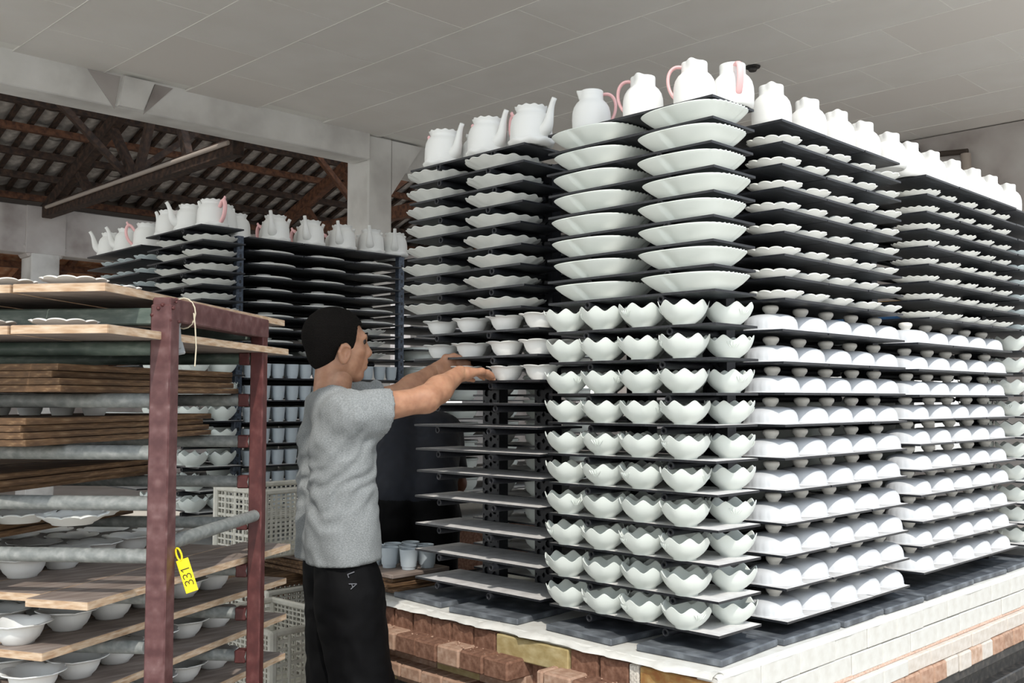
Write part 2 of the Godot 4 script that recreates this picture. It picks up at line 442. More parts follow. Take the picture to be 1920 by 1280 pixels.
func make_cup() -> Node3D:
	var o := proto("ribbed_cup")
	var prof := [Vector2(0.0001, 0.003), Vector2(0.02, 0.003), Vector2(0.021, 0.0), Vector2(0.0255, 0.0), Vector2(0.026, 0.002), Vector2(0.027, 0.011), Vector2(0.0305, 0.0135), Vector2(0.033, 0.04), Vector2(0.0362, 0.0755), Vector2(0.0368, 0.078), Vector2(0.0352, 0.0785), Vector2(0.034, 0.0755), Vector2(0.031, 0.04), Vector2(0.027, 0.012), Vector2(0.015, 0.008), Vector2(0.0001, 0.007)]
	var warp := func(th: float, j: int, r: float, y: float) -> Vector2:
		var k := clampf((y - 0.014) / 0.02, 0.0, 1.0) * clampf((0.08 - y) / 0.01, 0.0, 1.0)
		return Vector2(r * (1.0 - 0.012 * k * pow(absf(cos(th * 3.0)), 8.0)), y)
	mi("cup_body", lathe(prof, 48, warp), M.bluegrey, o)
	return o

func make_flat_lid() -> Node3D:
	var o := proto("flat_lid")
	var prof := [Vector2(0.0001, 0.002), Vector2(0.125, 0.002), Vector2(0.13, 0.0), Vector2(0.14, 0.0), Vector2(0.152, 0.003), Vector2(0.156, 0.007), Vector2(0.154, 0.01), Vector2(0.14, 0.013), Vector2(0.1, 0.017), Vector2(0.05, 0.0195), Vector2(0.0001, 0.02)]
	mi("lid_body", lathe(prof, 72), M.bisque, o)
	var kp := [Vector2(0.0001, 0.018), Vector2(0.034, 0.018), Vector2(0.036, 0.022), Vector2(0.04, 0.029), Vector2(0.039, 0.032), Vector2(0.03, 0.033), Vector2(0.0001, 0.033)]
	mi("knob", lathe(kp, 32), M.bisque, o)
	return o

func make_teapot() -> Node3D:
	var o := proto("teapot")
	var prof := [Vector2(0.0001, 0.004), Vector2(0.06, 0.004), Vector2(0.062, 0.0), Vector2(0.07, 0.0), Vector2(0.081, 0.007), Vector2(0.0855, 0.016), Vector2(0.083, 0.022), Vector2(0.0785, 0.027), Vector2(0.0778, 0.05), Vector2(0.0765, 0.078), Vector2(0.0735, 0.098), Vector2(0.0675, 0.113), Vector2(0.0585, 0.122), Vector2(0.0535, 0.1275), Vector2(0.0555, 0.136), Vector2(0.0605, 0.1455), Vector2(0.0605, 0.1475), Vector2(0.058, 0.147), Vector2(0.0515, 0.13), Vector2(0.056, 0.121), Vector2(0.07, 0.1), Vector2(0.074, 0.04), Vector2(0.06, 0.012), Vector2(0.0001, 0.01)]
	var warp := func(th: float, j: int, r: float, y: float) -> Vector2:
		var k := clampf(1.0 - absf(y - 0.016) / 0.02, 0.0, 1.0)
		var t := clampf((y - 0.128) / 0.018, 0.0, 1.0)
		return Vector2(r * (1.0 + 0.015 * k * cos(th * 8.0) + 0.014 * t * cos(th * 12.0)), y + 0.004 * k * cos(th * 8.0) + 0.0022 * t * cos(th * 12.0))
	mi("pot_body", lathe(prof, 96, warp), M.bisque, o)
	var pts := []
	var rad := []
	for i in 15:
		var t := i / 14.0
		pts.append(Vector3(0.058, 0.05, 0).bezier_interpolate(Vector3(0.108, 0.046, 0), Vector3(0.092, 0.115, 0), Vector3(0.127, 0.157, 0), t))
		rad.append(lerpf(0.03, 0.0095, pow(smoothstep(-0.2, 1.0, t), 0.9)))
	mi("spout", sweep(pts, rad, 16), M.bisque, o)
	var hp := [Vector3(-0.064, 0.104, 0), Vector3(-0.074, 0.112, 0)]
	for i in 17:
		hp.append(Vector3(-0.082, 0.124, 0).bezier_interpolate(Vector3(-0.118, 0.172, 0), Vector3(-0.132, 0.07, 0), Vector3(-0.09, 0.036, 0), i / 16.0))
	for p in [Vector3(-0.083, 0.028, 0), Vector3(-0.076, 0.026, 0)]: hp.append(p)
	var hd := mi("handle", sweep(hp, [0.0085], 10, 1.35), M.pink, o)
	hd.set_meta("label", "pink handle")
	mi("curl", sweep([Vector3(-0.098, 0.134, 0), Vector3(-0.107, 0.143, 0), Vector3(-0.113, 0.152, 0), Vector3(-0.109, 0.157, 0)], [0.008, 0.007, 0.0055, 0.003], 8, 1.3), M.pink, hd)
	return o

func make_jug(side := PI) -> Node3D:
	var o := proto("jug")
	var prof := [Vector2(0.0001, 0.004), Vector2(0.05, 0.004), Vector2(0.052, 0.0), Vector2(0.058, 0.0), Vector2(0.0645, 0.006), Vector2(0.0665, 0.018), Vector2(0.0675, 0.045), Vector2(0.066, 0.068), Vector2(0.0615, 0.086), Vector2(0.053, 0.1), Vector2(0.0445, 0.108), Vector2(0.0415, 0.112), Vector2(0.0412, 0.125), Vector2(0.0415, 0.14), Vector2(0.0405, 0.1435), Vector2(0.0385, 0.1435), Vector2(0.0375, 0.14), Vector2(0.0375, 0.112), Vector2(0.057, 0.088), Vector2(0.062, 0.045), Vector2(0.055, 0.01), Vector2(0.0001, 0.008)]
	var warp := func(th: float, j: int, r: float, y: float) -> Vector2:
		var d := wrapf(th, -PI, PI)
		var k := smoothstep(0.108, 0.143, y)
		var lip := exp(-pow(d / 0.3, 2.0)) * 0.26 - exp(-pow((absf(d) - 0.55) / 0.2, 2.0)) * 0.05
		return Vector2(r * (1.0 + lip * k), y + 0.004 * k * exp(-pow(d / 0.25, 2.0)))
	mi("jug_body", lathe(prof, 72, warp), M.bisque, o)
	var hp := []
	for i in 15:
		var t := i / 14.0
		hp.append(Vector3(-0.038, 0.132, 0).bezier_interpolate(Vector3(-0.088, 0.148, 0), Vector3(-0.098, 0.075, 0), Vector3(-0.063, 0.034, 0), t))
	var hd := mi("handle", sweep(hp, [0.0055], 10, 1.9), M.pink, o)
	hd.set_meta("label", "pink handle")
	hd.rotation.y = PI - side
	return o

func make_side_jug() -> Node3D:
	return make_jug(1.36)

# ---------------------------------------------------------------- kiln furniture
var shelf_cache := {}
func shelf(x0: float, x1: float, z0: float, z1: float, y: float, label: String, group: String, jit := 0.004) -> void:
	var s := Vector3(absf(x1 - x0), 0.0075, absf(z1 - z0))
	var key := s.snapped(Vector3.ONE * 0.001)
	if not shelf_cache.has(key):
		var h := s * 0.5
		var top := begin()
		quad(top, Vector3(-h.x, 0, -h.z), Vector3(h.x, 0, -h.z), Vector3(h.x, 0, h.z), Vector3(-h.x, 0, h.z), Vector3.UP)
		top.set_material(M.wash)
		var mesh := top.commit()
		var st := begin()
		var b := -s.y
		quad(st, Vector3(-h.x, b, -h.z), Vector3(h.x, b, -h.z), Vector3(h.x, b, h.z), Vector3(-h.x, b, h.z), Vector3.DOWN)
		for q in [[Vector3(-1, 0, -1), Vector3(-1, 0, 1), Vector3.LEFT], [Vector3(1, 0, -1), Vector3(1, 0, 1), Vector3.RIGHT], [Vector3(-1, 0, -1), Vector3(1, 0, -1), Vector3.FORWARD], [Vector3(-1, 0, 1), Vector3(1, 0, 1), Vector3.BACK]]:
			var p0: Vector3 = q[0] * h * Vector3(1, 0, 1)
			var p1: Vector3 = q[1] * h * Vector3(1, 0, 1)
			quad(st, p0, p1, p1 + Vector3(0, b, 0), p0 + Vector3(0, b, 0), q[2])
		st.set_material(M.sic)
		st.commit(mesh)
		shelf_cache[key] = mesh
	var o := mi("kiln_shelf", shelf_cache[key], null)
	o.position = Vector3((x0 + x1) * 0.5 + rng.randf_range(-jit, jit), y, (z0 + z1) * 0.5 + rng.randf_range(-jit, jit))
	tag(o, label, "shelf", group)

var tube_cache := {}
func tube(x: float, y: float, z: float, len: float, label: String, group: String) -> void:
	var key := snappedf(len, 0.01)
	if not tube_cache.has(key): tube_cache[key] = hollow(len, 0.0125, 0.0055)
	var o := mi("support_tube", tube_cache[key], M.post)
	o.position = Vector3(x + rng.randf_range(-0.012, 0.012), y - 0.0203, z)
	tag(o, label, "support tube", group)

var post_cache := {}
func holed_post(x: float, z: float, y0: float, y1: float, label: String, group: String) -> void:
	var w := 0.092
	var d := 0.05
	var ht := y1 - y0
	var key := snappedf(ht, 0.01)
	if not post_cache.has(key):
		var st := begin()
		var rows := int(ht / 0.05)
		var ch := ht / rows
		var cw := w / 2.0
		for side in [-1.0, 1.0]:
			for r in rows:
				for c in 2:
					var oz := -w / 2.0 + cw * (c + 0.5)
					var oy := ch * (r + 0.5)
					var hy: float = (0.011 if c == 0 else -0.011)
					var sq := []
					var oc := []
					for k in 8:
						var a := TAU * (k + 0.5) / 8.0
						oc.append(Vector3(side * d / 2, oy + hy * 0.6 + sin(a) * 0.0145, oz + cos(a) * 0.0145))
					for k in 8:
						var a := TAU * (k + 0.5) / 8.0
						var sx := clampf(cos(a) * 1.5, -1.0, 1.0)
						var sy := clampf(sin(a) * 1.5, -1.0, 1.0)
						sq.append(Vector3(side * d / 2, oy + sy * ch / 2, oz + sx * cw / 2))
					for k in 8:
						var k2 := (k + 1) % 8
						quad(st, sq[k], sq[k2], oc[k2], oc[k], Vector3(side, 0, 0))
						var inn := Vector3(-side * 0.012, 0, 0)
						var mid := Vector3(side * d / 2, oy + hy * 0.6, oz)
						quad(st, oc[k], oc[k2], oc[k2] + inn, oc[k] + inn, mid - oc[k])
		cbox(st, Vector3(0, ht / 2, 0), Vector3(d - 0.02, ht, w - 0.004))
		for s in [-1.0, 1.0]:
			cbox(st, Vector3(0, ht / 2, s * (w / 2 - 0.001)), Vector3(d - 0.0004, ht, 0.004))
		post_cache[key] = st.commit()
	var o := mi("perforated_post", post_cache[key], M.post)
	o.position = Vector3(x, y0, z)
	tag(o, label, "post", group)

# ---------------------------------------------------------------- scene
func _ready() -> void:
	rng.seed = 20
	# camera
	var cam := Camera3D.new()
	cam.name = "camera"
	cam.keep_aspect = Camera3D.KEEP_HEIGHT
	cam.fov = rad_to_deg(2.0 * atan(640.0 / 1900.0))
	cam.position = Vector3(0, 1.42, 0)
	cam.rotation = Vector3(atan(108.0 / 1900.0), deg_to_rad(-45.0), 0)
	cam.near = 0.05
	cam.far = 200.0
	add_child(cam)
	# sky
	var env := Environment.new()
	env.background_mode = Environment.BG_SKY
	var sky := Sky.new()
	var sm := ProceduralSkyMaterial.new()
	sm.sky_top_color = c8(196, 208, 222)
	sm.sky_horizon_color = c8(236, 234, 228)
	sm.ground_bottom_color = c8(150, 148, 142)
	sm.ground_horizon_color = c8(210, 212, 212)
	sm.sky_energy_multiplier = 1.0
	sky.sky_material = sm
	env.sky = sky
	env.tonemap_mode = Environment.TONE_MAPPER_LINEAR
	env.background_energy_multiplier = 1.75
	env.tonemap_exposure = 1.56
	env.sdfgi_enabled = true
	env.ssao_enabled = true
	env.ssil_enabled = true
	var we := WorldEnvironment.new()
	we.name = "world_environment"
	we.environment = env
	add_child(we)
	# sun through the open side of the shed, behind the camera
	var sun := DirectionalLight3D.new()
	sun.name = "sun"
	sun.light_color = Color(1.0, 0.975, 0.94)
	sun.light_energy = 0.58
	sun.light_angular_distance = 0.6
	sun.shadow_enabled = true
	add_child(sun)
	sun.look_at_from_position(Vector3(-5.6, 9.3, 6.6) * 2.0, Vector3.ZERO)
	materials()
	build_shed()
	build_roof_hall()
	build_car(2.47, 6.2, -1.655, -3.35, true)
	build_car(2.42, 6.2, -4.70, -6.4, false)
	stack_corner()
	stack_left()
	stack_right()
	stack_end()
	stack_inside()
	stack_back()
	build_rack()
	build_crates()
	build_man()
	build_helper()

# ---------------------------------------------------------------- the shed
const CEIL := 4.2
func build_shed() -> void:
	struct("floor", box(Vector3(4.5, -0.1, -4.1), Vector3(19, 0.2, 5.8)), M.floor)
	struct("floor_hall", box(Vector3(4.5, -0.1, -12.9), Vector3(19, 0.2, 11.8)), M.ground)
	# added wall behind the camera, cuts sky light on the right faces
	struct("wall_added_blocker", box(Vector3(12.0, 2.75, 6.5), Vector3(26, 5.5, 0.3)), M.oldwall)
	struct("ground", box(Vector3(2.0, -0.12, 13.4), Vector3(60, 0.2, 29.2)), M.ground)
	struct("ground_left", box(Vector3(-16.5, -0.121, -10.0), Vector3(23, 0.2, 17.6)), M.ground)
	# ceiling: one slab with the panels set below it, joints left open
	var ceil := thing("ceiling", "", "")
	ceil.set_meta("kind", "structure")
	mi("ceiling_slab", box(Vector3(3.05, CEIL + 0.075, -4.72), Vector3(15.1, 0.13, 7.86)), M.ceilback, ceil)
	var pm := box(Vector3.ZERO, Vector3(0.738, 0.014, 1.098), 0.001)
	for i in range(-6, 11):
		var x0 := 2.80 + 0.74 * i
		var off := 0.0 if (i % 2 + 2) % 2 == 0 else 0.55
		var z := -7.73 + off - 1.1
		while z < -0.85:
			var za := maxf(z, -8.5)
			var zb := minf(z + 1.1, -0.95)
			if zb - za > 0.1:
				var p := mi("ceiling_panel", pm, M.ceilpanel if rng.randf() < 0.75 else M.ceilpanelb, ceil)
				p.position = Vector3(x0 + 0.37, CEIL + rng.randf_range(-0.0015, 0.0015), (za + zb) * 0.5)
				p.scale.z = (zb - za - 0.002) / 1.098
				mi("joint_strip", box(Vector3(x0 + 0.37, CEIL - 0.0085, zb), Vector3(0.735, 0.002, 0.005)), M.ceilback, ceil)
			z += 1.1
		mi("joint_strip", box(Vector3(x0, CEIL - 0.009, -4.72), Vector3(0.006, 0.003, 7.5)), M.ceilback, ceil)
	# detector on the ceiling
	var det := thing("smoke_detector", "small dark round detector on the grey ceiling above the jugs", "detector", Vector3(7.3, CEIL - 0.01, -4.46))
	mi("base", lathe([Vector2(0.0001, -0.012), Vector2(0.06, -0.012), Vector2(0.065, 0.0), Vector2(0.0001, 0.0)], 20), M.darkmetal, det)
	mi("cap", lathe([Vector2(0.0001, -0.04), Vector2(0.03, -0.04), Vector2(0.045, -0.012), Vector2(0.0001, -0.012)], 20), M.darkmetal, det)
	# beam and column towards the tiled hall
	struct("trim_beam", box(Vector3(0.88, 4.07, -8.6), Vector3(10.95, 0.3, 0.3), 0.01), M.whitepaint)
	struct("trim_beam", box(Vector3(8.8, 4.05, -8.72), Vector3(4.2, 0.34, 0.3), 0.01), M.whitepaint)
	var col := thing("trim_column", "", "")
	col.set_meta("kind", "structure")
	mi("shaft", box(Vector3(6.527, 2.1, -8.69), Vector3(0.318, 4.2, 0.38), 0.015), M.whitepaint, col)
	for s in [1.0]:
		var st := begin()
		var x: float = 6.527 + s * 0.159
		var a := [Vector3(x, 3.6, -8.51), Vector3(x + s * 0.42, 4.19, -8.51), Vector3(x, 4.19, -8.51)]
		for k in 2:
			tri(st, a[0] - Vector3(0, 0, 0.36 * k), a[1] - Vector3(0, 0, 0.36 * k), a[2] - Vector3(0, 0, 0.36 * k), Vector3(0, 0, 1 - 2 * k))
		quad(st, a[0], a[1], a[1] - Vector3(0, 0, 0.36), a[0] - Vector3(0, 0, 0.36), Vector3(s, -0.5, 0))
		mi("haunch", st.commit(), M.whitepaint, col)
	# the trapezoid corbel on the beam
	var cb := begin()
	var z0 := -8.449
	var P := [Vector3(3.70, 4.19, z0), Vector3(3.97, 4.19, z0), Vector3(3.87, 3.925, z0), Vector3(3.655, 3.925, z0)]
	var Q := []
	for p in P: Q.append(p + Vector3(0, 0, 0.05))
	quad(cb, Q[0], Q[1], Q[2], Q[3], Vector3.BACK)
	for k in 4: quad(cb, P[k], P[(k + 1) % 4], Q[(k + 1) % 4], Q[k], (P[k] + P[(k + 1) % 4]) * 0.5 - Vector3(4.18, 4.04, z0))
	struct("trim_corbel", cb.commit(), M.whitepaint)
	for q in [[3.40, 3.68, 3.635], [3.99, 4.16, 3.89]]:  # flat darker triangles either side of the corbel
		var s2 := begin()
		var A := [Vector3(q[0], 4.19, z0), Vector3(q[1], 4.19, z0), Vector3(q[2], 3.9, z0)]
		tri(s2, A[0] + Vector3(0, 0, 0.006), A[1] + Vector3(0, 0, 0.006), A[2] + Vector3(0, 0, 0.006), Vector3.BACK)
		for k in 3: quad(s2, A[k], A[(k + 1) % 3], A[(k + 1) % 3] + Vector3(0, 0, 0.006), A[k] + Vector3(0, 0, 0.006), (A[k] + A[(k + 1) % 3]) * 0.5 - (A[0] + A[1] + A[2]) / 3.0)
		struct("trim_dark_triangle", s2.commit(), M.oldwall)
	# right-hand wall with openings low down
	var wr := thing("wall_right", "", "")
	wr.set_meta("kind", "structure")
	mi("wall_upper", box(Vector3(10.7, 3.0, -4.7), Vector3(0.2, 2.36, 8.2)), M.oldwall, wr)
	mi("wall_lower", box(Vector3(10.7, 0.42, -4.7), Vector3(0.2, 0.84, 8.2)), M.oldwall, wr)
	for z in [-0.75, -2.35, -3.75, -5.15, -6.55, -8.2]:
		mi("pier", box(Vector3(10.7, 1.33, z), Vector3(0.2, 0.98, 0.5)), M.oldwall, wr)
	var n := 1
	for z in [-1.55, -3.05, -4.45, -5.85, -7.35]:
		var w := thing("window_%d" % n, "", "")
		w.set_meta("kind", "structure")
		n += 1
		mi("pane", box(Vector3(10.72, 1.33, z), Vector3(0.008, 0.98, 1.0)), M.glass, w)
		mi("frame", box(Vector3(10.7, 1.33, z), Vector3(0.05, 0.98, 0.05)), M.conduit, w)
		mi("frame", box(Vector3(10.7, 1.33, z), Vector3(0.05, 0.05, 1.0)), M.conduit, w)
	for q in [[3.12, 0.06, "pinkpipe"], [3.0, 0.05, "conduit"], [2.62, 0.05, "blue"], [2.44, 0.07, "yellowpaint"], [2.3, 0.05, "blue"]]:
		var o := mi("wall_pipe", pipe(Vector3(10.56, q[0], -0.9), Vector3(10.56, q[0], -8.4), q[1] * 0.5, 10), M[q[2]])
		tag(o, {3.12: "pinkish pipe running along the grey right wall above the coloured ones", 3.0: "pale conduit running just under the pinkish pipe on the right wall", 2.62: "upper blue pipe along the right wall behind the jugs", 2.44: "yellow pipe between two blue pipes on the right wall", 2.3: "lower blue pipe along the right wall behind the jugs"}[q[0]], "pipe")
	var dp := thing("drain_pipe", "brown drain pipe dropping down the right wall from a dark elbow", "pipe", Vector3(10.5, 3.2, -3.95))
	mi("pipe", pipe(Vector3(0, 0, 0), Vector3(0, 0.72, 0), 0.05), M.conduit, dp)
	mi("elbow", pipe(Vector3(0, 0.74, 0.02), Vector3(0, 0.78, -0.5), 0.03), M.darkbrown, dp)
	mi("bracket", box(Vector3(0, 0.8, -0.55), Vector3(0.1, 0.16, 0.12), 0.01), M.darkbrown, dp)

func build_roof_hall() -> void:
	# beyond the beam: a tiled roof falling away to a low beam on piers
	var zb := -13.8
	struct("wall_back", box(Vector3(5.0, 3.62, zb), Vector3(20.0, 0.62, 0.3), 0.01), M.oldwall)
	struct("wall_eaves", box(Vector3(5.0, 4.1, zb - 0.25), Vector3(20.0, 0.5, 0.12)), M.darkbrown)
	struct("wall_far", box(Vector3(5.0, 1.2, -18.5), Vector3(20.0, 2.4, 0.2)), M.oldwall)
	var ws := thing("wall_side", "", "")
	ws.set_meta("kind", "structure")
	mi("wall_upper", box(Vector3(13.6, 3.6, -13.6), Vector3(0.2, 3.7, 10.0)), M.oldwall, ws)
	mi("wall_lower", box(Vector3(13.6, 0.6, -13.6), Vector3(0.2, 1.2, 10.0)), M.oldwall, ws)
	for q in [[-8.6, -11.2], [-11.9, -14.9], [-15.6, -16.1], [-16.5, -18.6]]:
		mi("pier", box(Vector3(13.6, 1.475, (q[0] + q[1]) / 2), Vector3(0.2, 0.55, q[0] - q[1])), M.oldwall, ws)
	for x in [-1.6, 1.7, 5.0, 8.3, 11.6]:
		var p := thing("trim_pier", "", "")
		p.set_meta("kind", "structure")
		mi("shaft", box(Vector3(x, 1.66, zb), Vector3(0.36, 3.32, 0.36), 0.012), M.concrete, p)
		var st := begin()
		for s in [-1.0, 1.0]:
			cbox(st, Vector3(x + s * 0.2, 3.36, zb), Vector3(0.12, 0.2, 0.34), 0.03, Basis(Vector3.BACK, -s * 0.6))
		cbox(st, Vector3(x, 3.62, zb + 0.16), Vector3(0.5, 0.62, 0.04), 0.005)
		mi("haunch", st.commit(), M.oldwall, p)
	# roof plane: from the eaves up towards the beam
	var e := Vector3(0, 4.02, zb - 0.5)
	var top := Vector3(0, 6.15, -8.2)
	var dir := (top - e).normalized()
	var nrm := Vector3(0, dir.z, -dir.y)
	if nrm.y < 0: nrm = -nrm
	var roof := thing("roof", "", "")
	roof.set_meta("kind", "structure")
	var B := Basis(Vector3.RIGHT, nrm, Vector3.RIGHT.cross(nrm))
	mi("roof_boarding", box((e + top) * 0.5 + Vector3(4.5, 0, 0) + nrm * 0.16, Vector3(20, 0.03, e.distance_to(top)), 0.0, B), M.darkbrown, roof)
	# tiles seen from below: courses of slightly curved pieces between the battens
	var tm := grid(4, 3, func(i, j): return Vector3(-0.12 + 0.24 * i / 4.0, -0.03 * sin(PI * i / 4.0) , -0.18 + 0.36 * j / 3.0), false)
	var L := e.distance_to(top)
	var count := 0
	var far := begin()
	var nrow := int(L / 0.31)
	for r in nrow:
		for c in range(-14, 46):
			var x := 4.5 + (c - 14) * 0.25
			var pos := e + dir * (0.2 + 0.31 * r) + nrm * (0.10 + 0.004 * (r % 2)) + Vector3(x, 0, 0)
			var xf := Transform3D(B.rotated(Vector3.RIGHT, rng.randf_range(-0.05, 0.05)), pos)
			var t := pos.x / -pos.z
			var seen := t > 0.28 and t < 0.78 and pos.y < 1.42 + 0.29 * -pos.z + 0.35
			if seen and count < 290:
				var o := mi("roof_tile", tm, M.tile, roof)
				o.transform = xf
				count += 1
			else: far.append_from(tm, 0, xf)
	var fo := mi("roof_tiles_beyond", far.commit(), M.tile, roof)
	fo.set_meta("kind", "stuff")
	for c in range(0, 60):
		var x := 4.5 + (c - 30) * 0.25 + 0.125
		mi("rafter", bar(e + Vector3(x, 0, 0) + nrm * 0.05, top + Vector3(x, 0, 0) + nrm * 0.05, 0.05, 0.055), M.timber, roof)
	for r in 11:
		var p := e + dir * (0.3 + 0.54 * r) - nrm * 0.02
		mi("purlin", bar(p + Vector3(-3.5, 0, 0), p + Vector3(13.2, 0, 0), 0.075, 0.085), M.timber if r % 3 > 0 else M.timberred, roof)
	# trusses
	var k := 0
	for x in [1.7, 5.0, 8.3, 11.6]:
		var t := thing("roof_truss", ["dark timber truss at the far left edge under the tiled roof", "dark timber truss with a pale cable along its tie beam, nearest the left pier", "reddish timber truss beside the white column under the tiled roof", "timber truss half hidden behind the white column"][k], "truss", Vector3(x, 0, 0), 0, "timber roof trusses")
		var tm2: Material = M.timber if k < 2 else M.timberred
		var foot := Vector3(0, 3.87, zb + 0.1)
		mi("tie_beam", bar(foot, Vector3(0, 3.87, -8.76), 0.13, 0.17, 0.008), tm2, t)
		mi("principal_rafter", bar(foot, Vector3(0, 5.7, -8.9), 0.12, 0.16, 0.008), tm2, t)
		for q in [[0.3, 0.22], [0.55, 0.42], [0.55, 0.7], [0.8, 0.7]]:
			mi("strut", bar(foot.lerp(Vector3(0, 3.87, -8.76), q[0]), foot.lerp(Vector3(0, 5.7, -8.9), q[1]), 0.08, 0.09), tm2, t)
		for s in [-1.0, 1.0]:
			mi("brace", bar(foot.lerp(Vector3(0, 3.87, -8.76), 0.5) + Vector3(0, 0.1, 0), foot.lerp(Vector3(0, 5.7, -8.9), 0.55) + Vector3(s * 1.2, 0.05, 0), 0.06, 0.07), tm2, t)
		if k == 1:
			mi("cable", pipe(foot + Vector3(-0.09, 0.02, 0.3), Vector3(-0.09, 3.9, -8.8), 0.025, 8), M.conduit, t)
		k += 1
	# lean-to roof seen through the openings under the low beam
	var lean := thing("roof_lean_to", "", "")
	lean.set_meta("kind", "structure")
	var a0 := Vector3(0, 3.5, -14.2)
	var a1 := Vector3(0, 1.9, -18.6)
	var d2 := (a1 - a0).normalized()
	var n2 := Vector3.RIGHT.cross(d2)
	if n2.y < 0: n2 = -n2
	var B2 := Basis(Vector3.RIGHT, n2, Vector3.RIGHT.cross(n2))
	var lt := begin()
	for r in 13:
		for c in range(0, 48):
			lt.append_from(tm, 0, Transform3D(B2, a0 + d2 * (0.2 + 0.34 * r) + Vector3(-2 + 0.24 * c, 0, 0) + n2 * 0.06))
	mi("lean_to_tiles", lt.commit(), M.tilered, lean).set_meta("kind", "stuff")
	mi("lean_to_boarding", box((a0 + a1) * 0.5 + Vector3(4, 0, 0) + n2 * 0.13, Vector3(16, 0.03, 4.9), 0.0, B2), M.darkbrown, lean)
	for c in 22:
		mi("lean_to_rafter", bar(a0 + Vector3(-2 + 0.55 * c, -0.02, 0), a1 + Vector3(-2 + 0.55 * c, -0.02, 0), 0.06, 0.08), M.timberred, lean)
	for r in 4:
		var p := a0 + d2 * (0.5 + 1.1 * r) - n2 * 0.06
		mi("lean_to_purlin", bar(p + Vector3(-3, 0, 0), p + Vector3(11, 0, 0), 0.09, 0.09), M.timberred, lean)

# ---------------------------------------------------------------- the kiln cars
func brick(parent: Node, mats: Array, c: Vector3, s: Vector3, ch := 0.004) -> void:
	var o := mi("brick", cached_box(s, ch), mats[rng.randi() % mats.size()], parent)
	o.position = c + Vector3(rng.randf_range(-0.002, 0.002), rng.randf_range(-0.0015, 0.0015), rng.randf_range(-0.002, 0.002))

